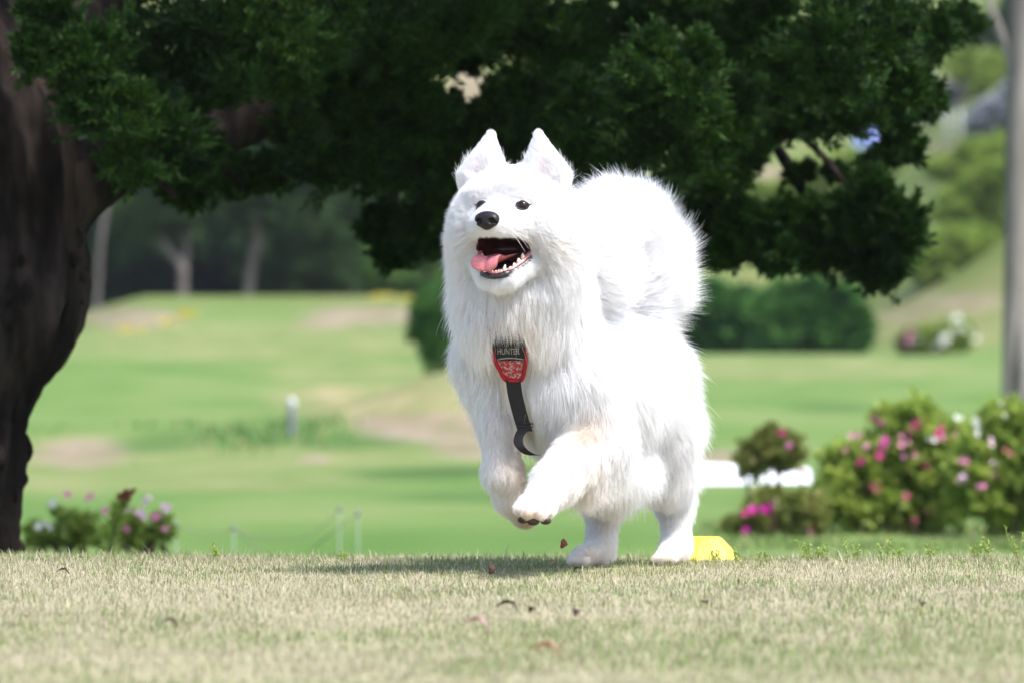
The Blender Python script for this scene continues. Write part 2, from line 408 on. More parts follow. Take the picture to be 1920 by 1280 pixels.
M_AZR = mat_leaf('azalea_leaf_reddish', [(0.0, (0.11, 0.14, 0.035)), (0.5, (0.22, 0.27, 0.065)), (1.0, (0.36, 0.27, 0.11))], 0.45, 0.35, 0.3, nscale=7, nmix=.35)
def mat_petal(name, c0, c1):
    return mat_leaf(name, [(0, c0), (1, c1)], 0.5, 0.35, 0.2, nscale=20, nmix=.5)
M_MAG = mat_petal('petal_magenta', (0.52, 0.012, 0.28), (0.78, 0.04, 0.46))
M_PINK = mat_petal('petal_pink', (0.68, 0.16, 0.36), (0.82, 0.34, 0.52))
M_LIL = mat_petal('petal_lilac', (0.74, 0.44, 0.62), (0.86, 0.62, 0.74))
M_WHITEP = mat_petal('petal_white', (0.74, 0.72, 0.62), (0.86, 0.85, 0.80))
M_CRIM = mat_petal('petal_crimson', (0.40, 0.012, 0.13), (0.58, 0.04, 0.22))
M_YEL = mat_petal('petal_yellow', (0.46, 0.37, 0.04), (0.60, 0.48, 0.07))

# ------------------------------------------------------------------ leaf clouds
def leaf_cloud(rng, blobs, per, ln, wd, up=0.5, shell=0.55, flame=0.0, droop=0.0):
    """blobs: (cx,cy,cz,rx,ry,rz); leaves fill the outer shell of each blob, pointing outwards/upwards"""
    C = []; D = []; L = []; W = []
    for b in blobs:
        c = np.array(b[:3]); r = np.array(b[3:6]); n = int(per * (b[6] if len(b) > 6 else 1))
        d = rand_dirs(rng, n); rad = (shell + (1 - shell) * rng.uniform(0, 1, n) ** .7)
        # uneven outline: lobes
        ph = rng.uniform(0, 6.28, 6); k = rng.normal(0, 3.2, (6, 3))
        lob = 1 + 0.16 * sum(np.sin(d @ k[i] + ph[i]) for i in range(6)) / 1.7
        rad = rad * np.clip(lob, .6, 1.45)
        p = c + d * r * rad[:, None]
        if flame: p[:, 2] += flame * r[2] * np.maximum(0, np.sin(d[:, 0] * 7 + ph[0]) * np.sin(d[:, 1] * 6 + ph[1])) * rng.uniform(0, 1, n)
        dd = unit(d * .8 + np.array([0, 0, up]) + rng.normal(0, .45, (n, 3)) - np.array([0, 0, droop]))
        C.append(p); D.append(dd); L.append(ln * rng.uniform(.6, 1.35, n)); W.append(wd * rng.uniform(.7, 1.3, n))
    C = np.concatenate(C); D = np.concatenate(D); L = np.concatenate(L); W = np.concatenate(W)
    N = unit(rng.normal(size=C.shape) + np.array([.3, -.2, .9]))
    return leaf_quads(C, D, N, L, W)

def spray_cloud(rng, blobs, sprays, per, ln, wd, up=.6, reach=1.5, fat=.34):
    """feathery foliage: every clump is a bunch of tapering sprays that point up and outwards"""
    C = []; D = []; L = []; W = []
    for b in blobs:
        c = np.array(b[:3]); r = np.array(b[3:6]); rm = r.mean(); k = sprays
        ax = unit(rand_dirs(rng, k) + np.array([0, 0, up])); st = c + rand_dirs(rng, k) * r * .45 * rng.uniform(0, 1, (k, 1)); le = rm * reach * rng.uniform(.55, 1.25, k)
        t = rng.uniform(0, 1, (k, per)) ** .8; d = rand_dirs(rng, k * per).reshape(k, per, 3)
        wob = np.sin(t * 5 + rng.uniform(0, 6, (k, 1)))[..., None] * rng.normal(0, .05, (k, 1, 3)) * rm
        pr_ = (fat * rm * (1 - t) ** .7 * np.minimum(1, t * 4 + .3))[..., None]
        p = st[:, None, :] + ax[:, None, :] * (t * le[:, None])[..., None] + d * pr_ * rng.uniform(.3, 1, (k, per, 1)) + wob
        dd = unit(ax[:, None, :] * 1.1 + d * .55 + rng.normal(0, .2, (k, per, 3)))
        C.append(p.reshape(-1, 3)); D.append(dd.reshape(-1, 3)); L.append(ln * rng.uniform(.6, 1.35, k * per)); W.append(wd * rng.uniform(.7, 1.3, k * per))
    C = np.concatenate(C); D = np.concatenate(D); L = np.concatenate(L); W = np.concatenate(W)
    N = unit(rng.normal(size=C.shape) + np.array([.3, -.2, .7])); return leaf_quads(C, D, N, L, W)

def pxblob(px, py, Y, rx, ry, rd=None, w=1.0):
    p = PX(px, py, Y); s = Y / FPX; rd = (rx + ry) * .5 if rd is None else rd
    return (p[0], p[1], p[2], rx * s, rd * s, ry * s, w)

def split_blobs(rng, blobs, k, f=.5, spread=.62):
    """each big blob -> k smaller clumps inside it"""
    out = []
    for b in blobs:
        c = np.array(b[:3]); r = np.array(b[3:6]); w = b[6] if len(b) > 6 else 1
        kk = max(2, int(round(k * w)))
        d = rand_dirs(rng, kk) * (rng.uniform(.25, 1, kk) ** .5)[:, None]
        for q in d:
            s = f * rng.uniform(.75, 1.3)
            out.append((*(c + q * r * spread), r[0] * s, r[1] * s, r[2] * s * 1.1, 1))
    return out

# ------------------------------------------------------------------ the big juniper
def bark_mod(seed, amp=.10, k=7):
    rng = np.random.default_rng(seed); ph = rng.uniform(0, 6.28, 12); fr = rng.integers(2, 15, 12); tw = rng.uniform(-4, 4, 12); tf = rng.uniform(2, 22, 12)
    def f(t, a):
        s = 0
        for i in range(12): s = s + np.sin(fr[i] * a + tw[i] * t + ph[i] + .7 * np.sin(tf[i] * t + ph[-1 - i])) * (1.0 / (1 + .12 * fr[i]))
        pl = np.abs(np.sin(a * 13 + 2.2 * np.sin(t * 23 + ph[0]) + ph[1])) ** .5 * .6 + np.abs(np.sin(a * 29 + 3 * np.sin(t * 31 + ph[2]) + t * 9)) ** .6 * .35 + .25 * np.sin(t * 173 + 3 * np.sin(a * 5 + ph[3])) * np.sin(a * 9 + t * 41)
        return 1 + amp * (s / 2.2 + .55 * (pl - .6))
    return f

def build_juniper():
    rng = np.random.default_rng(11)
    base = PX(-60, 1075, 12.6)
    root = empty('juniper_tree', base)
    tag(root, 'big dark juniper tree with leaning shaggy trunk, its canopy hanging above the dog', 'tree')
    Yt = 12.6
    tp = [(-80, 1110, 98), (-70, 1010, 102), (-60, 930, 98), (-50, 850, 98), (-34, 770, 88), (-8, 700, 92), (20, 630, 114), (36, 560, 120), (42, 490, 114), (36, 420, 112), (20, 330, 130), (-14, 220, 140), (-70, 80, 118), (-120, -120, 96), (-150, -420, 70), (-150, -800, 44), (-120, -1200, 22)]
    path = [PX(a, b, Yt) for a, b, c in tp]; rad = [c * Yt / FPX for a, b, c in tp]
    parts = [tube(path, rad, 150, 300, bark_mod(3, .11))]
    # shaggy strips of bark and knobs on the trunk
    P2, R2 = resample(path, rad, 200)
    for i in range(70):
        t = int(rng.uniform(4, 120)); a = rng.uniform(0, 6.28); le = rng.uniform(.06, .22)
        n0 = np.array([math.cos(a), math.sin(a), 0]); p = P2[t] + n0 * R2[t] * 1.0
        k = max(2, int(le / .02)); tt = min(t + k, 199)
        q = P2[tt] + n0 * R2[tt] * 1.02
        parts.append(tube([p, (p + q) / 2 + n0 * rng.uniform(.002, .016), q], [.003, rng.uniform(.008, .02), .003], 6, 7, None, (1, .5)))
    for (a, b, r) in [(62, 868, 14), (58, 905, 12), (105, 690, 13), (150, 640, 14), (178, 520, 12), (44, 1000, 16), (170, 560, 10), (120, 670, 11)]:
        c = PX(a - 22, b, Yt - .02); rr = r * .8 * Yt / FPX
        parts.append(tube([c + [-.02, 0, .02], c, c + [.01, 0, -.012]], [rr * .7, rr * 1.1, rr * .35], 10, 8, bark_mod(i + int(a), .2)))
    V, F = join(parts); obj('trunk', mesh_np('trunk', V, F), M_BARK, root)
    def limb(pts, sides=14, n=40, seed=1, amp=.09):
        pa = [PX(a, b, Y) for a, b, Y, r in pts]; ra = [r * Y / FPX for a, b, Y, r in pts]
        V, F = tube(pa, ra, sides, n, bark_mod(seed, amp)); return obj('limb', mesh_np('limb', V, F), M_BARK, root)
    limb([(60, 430, 12.62, 96), (130, 358, 12.65, 74), (240, 300, 12.75, 54), (400, 252, 12.95, 44), (520, 205, 13.15, 38), (660, 130, 13.4, 28), (850, 50, 13.7, 20), (1050, -20, 13.9, 14)], 24, 80, 5)
    limb([(-20, 230, 12.62, 90), (120, 60, 12.9, 50), (330, -60, 13.3, 40), (700, -150, 13.7, 32), (1150, -140, 13.9, 26), (1500, -60, 14.0, 18), (1700, 60, 13.9, 10)], 18, 80, 6)
    limb([(1150, -140, 13.9, 22), (1280, 40, 14.1, 17), (1400, 180, 14.2, 13), (1480, 320, 14.15, 9), (1540, 420, 14.1, 7), (1580, 500, 14.1, 4)], 10, 50, 7, .05)
    limb([(1400, 180, 14.2, 10), (1520, 270, 14.1, 7), (1590, 350, 14.0, 6), (1640, 400, 14.0, 4)], 8, 30, 8, .05)
    limb([(1440, 250, 14.2, 8), (1500, 330, 14.2, 5), (1515, 370, 14.2, 4), (1550, 430, 14.2, 3)], 8, 30, 9, .05)
    limb([(660, 130, 13.4, 18), (720, 260, 13.7, 13), (740, 360, 13.8, 9), (735, 460, 13.8, 5)], 8, 30, 10, .05)
    limb([(400, 252, 12.95, 22), (420, 310, 13.1, 12), (450, 350, 13.2, 6)], 8, 20, 12, .05)
    limb([(240, 300, 12.75, 20), (280, 330, 12.7, 12), (330, 370, 12.7, 6)], 8, 20, 13, .05)
    # foliage: clumps as seen
    B = [(90, 40, 12.3, 60, 60), (130, 120, 12.25, 60, 60), (190, 120, 12.3, 70, 70), (170, 210, 12.3, 70, 70), (230, 230, 12.3, 80, 80), (250, 320, 12.35, 70, 50), (310, 260, 12.4, 80, 70), (360, 220, 12.5, 60, 60), (370, 300, 12.6, 50, 50), (60, 110, 12.2, 45, 45), (560, 250, 12.9, 50, 60), (880, 40, 13.0, 90, 60), (800, 90, 13.0, 70, 70), (830, 210, 13.4, 45, 50), (930, 200, 13.4, 40, 60), (800, 240, 13.3, 60, 60), (880, 250, 13.5, 60, 40), (870, 110, 13.5, 60, 35), (40, 40, 13.9, 70, 60), (60, 230, 13.8, 30, 60), (180, 190, 13.0, 95, 90), (250, 270, 12.9, 90, 80), (330, 320, 12.9, 75, 55), (215, 40, 13.6, 60, 45),
         (290, 110, 12.6, 110, 100), (400, 60, 12.5, 110, 90), (500, 60, 12.5, 100, 90), (420, 160, 12.5, 100, 60), (520, 150, 12.6, 90, 60), (600, 70, 12.7, 90, 110), (590, 180, 13.1, 60, 50),
         (430, 340, 13.4, 70, 50), (490, 345, 13.4, 50, 42), (350, 365, 13.0, 45, 35), (280, 320, 13.0, 60, 50),
         (600, 300, 13.3, 75, 75), (680, 290, 13.3, 90, 90), (640, 200, 13.2, 90, 80), (740, 330, 13.5, 80, 60), (720, 60, 13.0, 110, 90), (760, 160, 13.2, 80, 80), (770, 240, 13.4, 70, 70),
         (715, 430, 13.7, 38, 60), (770, 440, 13.8, 50, 65), (745, 480, 13.8, 50, 35), (830, 380, 13.8, 50, 60), (830, 470, 14.0, 40, 40),
         (860, 60, 13.2, 100, 70), (960, 80, 13.4, 90, 90), (970, 210, 13.7, 50, 80), (850, 270, 13.7, 60, 50), (920, 290, 13.8, 60, 60), (990, 300, 13.8, 60, 70), (800, 340, 13.8, 50, 50), (900, 400, 14.2, 90, 90), (1010, 420, 14.2, 90, 90),
         (1060, 90, 13.4, 90, 90), (1090, 210, 12.75, 60, 85), (1090, 290, 12.9, 60, 50), (1150, 60, 13.6, 90, 70), (1200, 180, 12.55, 62, 120), (1230, 110, 12.55, 34, 62), (1300, 190, 12.5, 55, 110), (1310, 110, 12.5, 30, 48), (1260, 290, 12.65, 85, 60), (1170, 300, 12.8, 70, 60), (1340, 270, 12.7, 50, 70),
         (1270, 30, 13.8, 110, 60), (1380, 80, 13.4, 80, 80), (1380, 200, 13.2, 55, 80), (1440, 50, 12.9, 80, 70), (1480, 130, 12.8, 80, 85), (1560, 60, 12.6, 85, 85), (1590, 150, 12.6, 85, 70), (1660, 70, 12.7, 75, 80), (1690, 160, 12.8, 60, 70), (1730, 90, 13.3, 55, 90), (1730, 190, 13.4, 40, 50),
         (1450, 230, 13.5, 75, 55), (1530, 225, 13.4, 75, 50), (1610, 230, 13.2, 70, 50), (1680, 240, 13.5, 55, 45), (1400, 290, 13.7, 50, 40), (1650, 300, 14.0, 40, 24, .5), (1700, 290, 14.0, 40, 36, .55),
         (1350, 350, 13.9, 60, 60), (1400, 420, 13.8, 60, 50), (1470, 420, 13.8, 60, 45), (1540, 410, 13.8, 55, 42), (1640, 370, 13.7, 45, 55), (1690, 430, 13.6, 46, 75), (1620, 450, 13.7, 65, 65), (1560, 480, 13.8, 65, 45), (1460, 485, 13.8, 75, 42), (1380, 490, 13.9, 65, 42), (1640, 520, 13.7, 60, 42), (1320, 450, 14.0, 60, 80), (1580, 400, 13.8, 40, 35),
         (1790, 50, 14.6, 55, 42, .8), (1500, 330, 14.1, 26, 20, .4), (1570, 335, 14.1, 25, 20, .4)]
    big = [pxblob(b[0], b[1], b[2], b[3] * .92, b[4] * .92, None, b[5] if len(b) > 5 else 1) for b in B]
    sub = split_blobs(rng, big, 15, .36, .80)
    V1, F1 = spray_cloud(rng, sub, 12, 26, .021, .0056, up=.8, reach=1.75, fat=.30)
    o = obj('crown', mesh_np('crown', V1, F1, False), M_JUN, root)
    # back layer keeps the middle of the crown dense
    Bk = []
    for a, b, rx, ry in [(130, 140, 50, 60), (300, 200, 120, 110), (450, 140, 120, 120), (560, 200, 60, 120), (700, 150, 110, 130), (680, 300, 90, 60), (960, 60, 180, 50), (1000, 240, 70, 120), (1100, 180, 120, 140),
                         (1250, 180, 130, 140), (1400, 150, 110, 120), (1530, 130, 120, 110), (1640, 150, 90, 110), (1300, 380, 90, 90), (1640, 450, 70, 70), (1480, 460, 100, 45), (1120, 350, 120, 90), (940, 380, 120, 60)]:
        Bk.append(pxblob(a, b, 14.7, rx, ry, 60))
    V2, F2 = leaf_cloud(rng, split_blobs(rng, Bk, 12, .45), 150, .045, .018, up=.5, shell=.1)
    obj('crown', mesh_np('crown_back', V2, F2, False), M_JUN, root)
    # the rest of the crown above the picture: it shades what hangs below
    up = []
    for i in range(215):
        a = rng.uniform(-1000, 1650); Y = rng.uniform(12.2, 16.5); zt = rng.uniform(1.32, 3.6)
        xx = (a - 960) * 13.5 / FPX
        if zt > 3.5 - 1.0 * abs(xx + .4): zt = rng.uniform(1.35, 2.2)
        up.append((xx, Y, zt, rng.uniform(.16, .3), rng.uniform(.16, .3), rng.uniform(.14, .26)))
    V3, F3 = leaf_cloud(rng, split_blobs(rng, up, 6, .5), 90, .055, .022, up=.7, shell=.2)
    obj('crown', mesh_np('crown_top', V3, F3, False), M_JUN, root)
build_juniper()

# ------------------------------------------------------------------ grey trunk at the right
def build_right_tree():
    Y = 30.0; g = gz(1895, Y)
    root = empty('grey_tree', ((1895 - 960) * Y / FPX, Y, g))
    tag(root, 'pale grey tree trunk at the right edge behind the azaleas', 'tree')
    s = Y / FPX
    def P(px, py, dy=0): return PX(px, py, Y + dy)
    V1, F1 = tube([P(1889, 960), P(1890, 800), P(1893, 700), P(1901, 560), P(1908, 400), P(1912, 200), P(1918, 0), P(1922, -200), P(1935, -700), P(1950, -1300)], np.array([16, 14, 14, 20, 24, 25, 24, 23, 18, 9]) * s, 26, 120, bark_mod(21, .05))
    V2, F2 = tube([P(1925, 960, -.05), P(1922, 800, -.05), P(1920, 700, -.04), P(1918, 560, 0), P(1918, 450, .0)], np.array([15, 14, 14, 16, 10]) * s, 20, 60, bark_mod(22, .05))
    V, F = join([(V1, F1), (V2, F2)]); obj('trunk', mesh_np('trunk', V, F), M_BARKG, root)
    V, F = tube([P(1902, 150), P(1890, 100), P(1872, 50), P(1852, 0), P(1820, -90), P(1790, -200)], np.array([10, 8, 8, 7.5, 6, 3]) * s, 10, 40, bark_mod(23, .05)); obj('limb', mesh_np('limb', V, F), M_BARKG, root)
    rng = np.random.default_rng(31)
    top = [(p[0], p[1], p[2], .5, .5, .4) for p in (P(1780, -330), P(1900, -500), P(2050, -420), P(1950, -800), P(1830, -650), P(2080, -700), P(1950, -1150), P(1850, -950), P(2050, -1000))]
    V, F = leaf_cloud(rng, split_blobs(rng, top, 7, .5), 160, .09, .05, shell=.2); obj('crown', mesh_np('crown', V, F, False), M_BUSHY, root)
build_right_tree()

# ------------------------------------------------------------------ far wood on the left
def far_tree(rng, label, px, Y, stems, crown, mat=None, bark=None, ln=.17, per=200, k=8):
    g = gz(px, Y); root = empty('broadleaf_tree', ((px - 960) * Y / FPX, Y, g)); s = Y / FPX
    tag(root, label, 'tree', 'trees along the far edge of the fairway')
    for pts in stems:
        V, F = tube([PX(a, b, Y + d) for a, b, d, r in pts], [r * s * .78 for a, b, d, r in pts], 12, 26, bark_mod(int(px) % 50, .07)); obj('trunk', mesh_np('trunk', V, F), bark or M_BARKP, root)
    bl = [pxblob(a, b, Y + d, rx, ry, 60) for a, b, d, rx, ry in crown]
    V, F = leaf_cloud(rng, split_blobs(rng, bl, k, .45, .7), per, ln, ln * .55, up=.2, shell=.15); obj('crown', mesh_np('crown', V, F, False), mat or M_WOOD, root)
def build_far_wood():
    rng = np.random.default_rng(52)
    far_tree(rng, 'far tree with a forked pale trunk in front of the dark wood', 341, 78, [[(341, 575, 0, 14), (342, 530, 0, 13), (340, 500, 0, 13), (318, 472, 0, 9), (302, 445, 0, 8), (298, 400, 0, 7), (285, 350, 0, 5)], [(342, 510, .1, 10), (350, 470, .1, 8), (345, 430, .1, 7), (352, 380, .1, 5)]],
             [(300, 400, 0, 60, 40), (250, 370, .5, 60, 50), (370, 360, 0, 70, 50), (300, 300, .5, 90, 60), (400, 290, 0, 90, 60), (330, 220, 0, 120, 60), (240, 410, 0, 40, 30)])
    far_tree(rng, 'far tree with a single straight pale trunk beside the dark wood', 467, 79, [[(463, 580, 0, 13), (467, 530, 0, 12), (473, 490, 0, 11), (480, 440, 0, 9), (482, 390, 0, 7), (478, 330, 0, 5)], [(474, 480, .1, 6), (500, 440, .1, 5), (530, 400, .1, 3)]],
             [(470, 390, .6, 55, 36), (530, 380, 0, 60, 45), (430, 350, 0, 60, 45), (490, 300, 0, 100, 60), (560, 310, 0, 70, 60), (470, 220, 0, 120, 60)])
    far_tree(rng, 'rounded leafy tree where the far wood meets the open fairway', 590, 80, [[(585, 590, 0, 8), (590, 520, 0, 7), (600, 440, 0, 5)]],
             [(560, 480, 0, 55, 60), (620, 470, 0, 55, 60), (560, 420, .5, 70, 50), (600, 520, 0, 70, 40), (520, 520, .5, 45, 45), (640, 400, .5, 60, 60), (580, 350, .5, 80, 60)])
    far_tree(rng, 'pale grey stem of a far tree just beside the juniper trunk', 180, 76, [[(180, 620, 0, 6), (184, 520, 0, 6), (188, 460, 0, 6), (196, 400, 0, 7), (206, 360, 0, 6), (215, 300, 0, 4)]],
             [(190, 320, .5, 40, 40), (240, 280, .5, 70, 50), (160, 260, .5, 80, 60)], bark=M_BARKP)
    far_tree(rng, 'bright green sunlit young tree at the end of the far wood', 670, 84, [[(672, 600, 0, 6), (668, 520, 0, 5), (660, 450, 0, 3)]],
             [(665, 450, 0, 28, 45), (655, 490, 0, 38, 30), (680, 500, 0, 30, 30)], mat=M_WOODB)
    far_tree(rng, 'low green tree between the far wood and the dog', 780, 86, [[(770, 600, 0, 6), (772, 540, 0, 5), (776, 480, 0, 3)]],
             [(740, 510, 0, 50, 34), (790, 480, 0, 50, 50), (820, 520, 0, 40, 34), (700, 525, 0, 34, 24)], mat=M_WOODB)
    # the closed mass of wood behind them
    bl = []
    for a, b, rx, ry in [(200, 500, 60, 90), (270, 500, 70, 80), (350, 480, 80, 90), (440, 480, 80, 90), (520, 500, 70, 80), (250, 380, 120, 80), (400, 360, 130, 80), (540, 380, 110, 80), (640, 480, 60, 80), (660, 380, 90, 80),
                         (130, 420, 100, 120), (40, 460, 100, 120), (-80, 440, 120, 140), (200, 250, 160, 80), (450, 240, 180, 80), (680, 260, 140, 80), (740, 400, 70, 70), (60, 250, 160, 110)]:
        bl.append(pxblob(a, b, 92 + rng.uniform(-2, 5), rx, ry, 120))
    V, F = leaf_cloud(rng, split_blobs(rng, bl, 10, .5, .75), 170, .42, .26, up=.1, shell=.1)
    o = obj('far_woods', mesh_np('far_woods', V, F, False), M_WOOD); tag(o, 'dark mass of woodland filling the distance behind the pale trunks', 'woodland', kind='stuff')
build_far_wood()

# ------------------------------------------------------------------ bushes
def bush(rng, name, label, cat, Y, base, blobs, mat, ln, wd, per, k=8, group=None, stems=4, up=.5, shell=.2, sub=True, bark=None, dip=.05):
    px, py = base; b = PX(px, py, Y); g = gz(px, Y); s = Y / FPX
    root = empty(name, (b[0], Y, g)); tag(root, label, cat, group)
    bl = [pxblob(*q[:2], Y + (q[4] if len(q) > 4 else 0), q[2], q[3]) for q in blobs]
    for i in range(stems):
        t = bl[i % len(bl)]; a = rng.uniform(-1, 1)
        p0 = np.array([b[0] + a * blobs[0][2] * s * .25, Y + rng.uniform(-.05, .05), g - dip]); p2 = np.array(t[:3]) + rng.normal(0, .3, 3) * np.array(t[3:6])
        V, F = tube([p0, p0 * .5 + p2 * .5 + rng.normal(0, .02, 3), p2], np.array([.012, .009, .004]) * max(1, Y / 30), 6, 8); obj('stem', mesh_np('stem', V, F), bark or M_TWIG, root)
    sb = split_blobs(rng, bl, int(k * 1.7), .30, .95) if sub else bl
    V, F = spray_cloud(rng, sb, max(4, per // 16), 15, ln, wd, up=.45, reach=1.6, fat=.55); obj('foliage', mesh_np('foliage', V, F, False), mat, root)
    return root, bl

def build_bushes():
    rng = np.random.default_rng(77)
    bush(rng, 'juniper_bush', 'upright dark green bush on the mound beside the dog\'s shoulder', 'bush', 46, (815, 700), [(815, 640, 38, 50), (830, 590, 38, 55), (795, 610, 24, 40), (850, 650, 40, 45), (845, 560, 25, 35)], M_BUSHD, .07, .02, 200, 8)
    bush(rng, 'evergreen_shrub', 'rounded dark evergreen shrub under the hanging juniper, next to the dog\'s flank', 'shrub', 64, (1370, 668), [(1340, 600, 50, 60), (1400, 595, 55, 60), (1290, 610, 50, 60), (1370, 630, 60, 38)], M_BUSHD, .14, .06, 230, 9, group='dark evergreen shrubs on the crest')
    bush(rng, 'evergreen_shrub', 'rounded dark evergreen shrub at the open end of the row', 'shrub', 63, (1540, 668), [(1480, 600, 50, 60), (1540, 590, 60, 58), (1590, 615, 34, 48), (1520, 635, 80, 34), (1450, 620, 40, 46)], M_BUSHD, .14, .06, 230, 9, group='dark evergreen shrubs on the crest')
    # hillside
    YW = yfor(1770, 662, 60, 100)
    W = bush(rng, 'flowering_shrub', 'low round shrub topped with white blossom on the hillside', 'shrub', YW, (1770, 662), [(1775, 640, 40, 24), (1800, 632, 24, 24), (1745, 645, 26, 18)], M_BUSHY, .08, .04, 200, 7)
    R = bush(rng, 'flowering_shrub', 'low reddish shrub beside the white blossoming one', 'shrub', YW + .4, (1705, 662), [(1706, 645, 22, 18), (1728, 642, 20, 18)], M_AZR, .08, .04, 200, 6)
    H = [('tall yellow-green bush on the hillside beside the grey trunk', 1850, 400, 96, [(1850, 370, 60, 60), (1800, 400, 50, 40), (1880, 330, 40, 60), (1840, 430, 60, 30)], M_BUSHY),
         ('broad green bush low on the slope beneath the juniper tip', 1760, 470, 92, [(1810, 480, 70, 30), (1760, 500, 50, 26), (1860, 500, 60, 34)], M_BUSHY),
         ('pale green bush seen through the gap in the juniper', 1470, 370, 105, [(1450, 365, 60, 24), (1530, 355, 60, 34), (1590, 330, 50, 40), (1650, 330, 40, 36)], M_BUSHY),
         ('bright green bush high on the hillside below the dark roof', 1850, 130, 128, [(1800, 125, 26, 20), (1870, 135, 40, 26), (1850, 155, 40, 20)], M_BUSHY),
         ('greyish bush behind the wire fence on the hillside', 1870, 250, 118, [(1870, 220, 40, 34), (1840, 235, 26, 26), (1895, 215, 30, 40)], M_BUSHG),
         ('green shrub halfway up the hillside below the fence', 1830, 285, 106, [(1830, 300, 40, 26), (1780, 320, 34, 22), (1870, 300, 34, 30)], M_BUSHY),
         ('dark leafy tree high at the top of the hillside', 1850, 90, 140, [(1860, 60, 50, 40), (1800, 70, 50, 36), (1890, 100, 24, 26), (1930, 30, 60, 50)], M_WOOD),
         ('yellow-green bush behind the top left gap of the juniper', 120, 60, 118, [(140, 60, 60, 40), (20, 100, 50, 90), (60, 20, 60, 40), (660, 80, 40, 30)], M_BUSHY)]
    for lab, px, py, Y, bl, m in H:
        if px > 900: Y = yfor(px, max(b_[1] + b_[3] * .8 for b_ in bl), 66, 190)
        bush(rng, 'hillside_bush', lab, 'bush', Y, (px, py), bl, m, .16, .08, 200, 7, group='bushes on the hillside', dip=.5)
    def flowers(root, bl, spots, Y, size, seed):
        r = np.random.default_rng(seed); off = Vector(root.location); meshes = {}
        for (px, py, m, n, sp) in spots:
            for i in range(max(1, int(round(n * 1.0)))):
                a = px + (r.normal(0, sp) if n > 1 else 0); b = py + (r.normal(0, sp * .7) if n > 1 else 0)
                key = m.name
                if key not in meshes:
                    C = []; D = []; 
                    ang = np.linspace(0, 2 * math.pi, 5, endpoint=False)
                    D = unit(np.stack([np.cos(ang), np.sin(ang), np.full(5, .55)], 1)); C = np.zeros((5, 3)); N = unit(np.stack([-np.cos(ang) * .55, -np.sin(ang) * .55, np.ones(5)], 1))
                    S = np.cross(D, N); ln, wd = 1.0, .78
                    V = []; F = []
                    for q in range(5):
                        base = len(V)
                        V += [C[q], D[q] * .5 + S[q] * wd * .4, D[q] * .5 - S[q] * wd * .4 , D[q] * .55 - N[q] * .07, D[q] * .92 + S[q] * wd * .3 - N[q] * .18, D[q] * .92 - S[q] * wd * .3 - N[q] * .18, D[q] * 1.05 - N[q] * .22]
                        F += [(base, base + 3, base + 1), (base, base + 2, base + 3), (base + 1, base + 3, base + 4), (base + 3, base + 2, base + 5), (base + 3, base + 5, base + 6), (base + 3, base + 6, base + 4)]
                    me = mesh_np('flower', V, np.array(F)); me.materials.append(m); meshes[key] = me
                o = bpy.data.objects.new('flower', meshes[key]); COL.objects.link(o); o.parent = root
                # sit on the front of the foliage
                front = Y
                for q in bl:
                    dx = (PX(a, b, q[1])[0] - q[0]) / q[3]; dz = (PX(a, b, q[1])[2] - q[2]) / q[5]; t = 1 - dx * dx - dz * dz
                    if t > 0: front = min(front, q[1] - q[4] * math.sqrt(t))
                p = PX(a, b, front - r.uniform(.0, .05))
                o.location = Vector(p) - off; s = size * r.uniform(.75, 1.2); o.scale = (s, s, s)
                dr = Vector((r.normal(0, .5), -1, r.uniform(0, .9))).normalized(); o.rotation_euler = (dr.to_track_quat('Z', 'Y') @ Matrix.Rotation(r.uniform(0, 6), 3, 'Z').to_quaternion()).to_euler()
    flowers(*W, [(1790, 612, M_WHITEP, 12, 12), (1805, 620, M_WHITEP, 8, 9), (1770, 640, M_WHITEP, 4, 18)], YW, .05, 4)
    flowers(*R, [(1712, 634, M_PINK, 3, 5)], YW + .4, .07, 5)
    # azaleas at the right
    A1 = bush(rng, 'azalea_bush', 'large azalea with scattered magenta and pink flowers, broadest bush at the right', 'azalea', 20.6, (1690, 1005),
              [(1680, 860, 75, 62), (1740, 830, 75, 60), (1610, 900, 60, 62), (1650, 960, 75, 50), (1740, 930, 85, 70), (1570, 940, 42, 50), (1700, 800, 50, 34), (1800, 880, 60, 70)], M_AZ, .040, .019, 150, 11, stems=7, shell=.3)
    A2 = bush(rng, 'azalea_bush', 'azalea with lilac and white flowers cut off by the right picture edge', 'azalea', 20.2, (1880, 1005),
              [(1850, 850, 70, 62), (1910, 830, 70, 60), (1870, 930, 75, 62), (1950, 920, 80, 80), (1830, 900, 50, 55), (1890, 800, 60, 34), (2000, 850, 70, 80)], M_AZ, .040, .019, 150, 11, stems=7, shell=.3)
    A3 = bush(rng, 'azalea_bush', 'small sparse azalea with a bare stem in front of the white board', 'azalea', 20.8, (1445, 995),
              [(1440, 850, 46, 34), (1410, 865, 30, 24), (1475, 845, 24, 30), (1445, 820, 28, 16)], M_AZR, .030, .013, 170, 8, stems=3, shell=.2, bark=M_BARKP)
    A4 = bush(rng, 'azalea_bush', 'low ragged azalea with deep magenta flowers at the foot of the bare stem', 'azalea', 20.3, (1440, 1005),
              [(1420, 960, 50, 38), (1480, 960, 46, 42), (1390, 985, 34, 24), (1520, 975, 36, 34), (1450, 990, 60, 20)], M_AZR, .032, .014, 170, 8, stems=4, shell=.2)
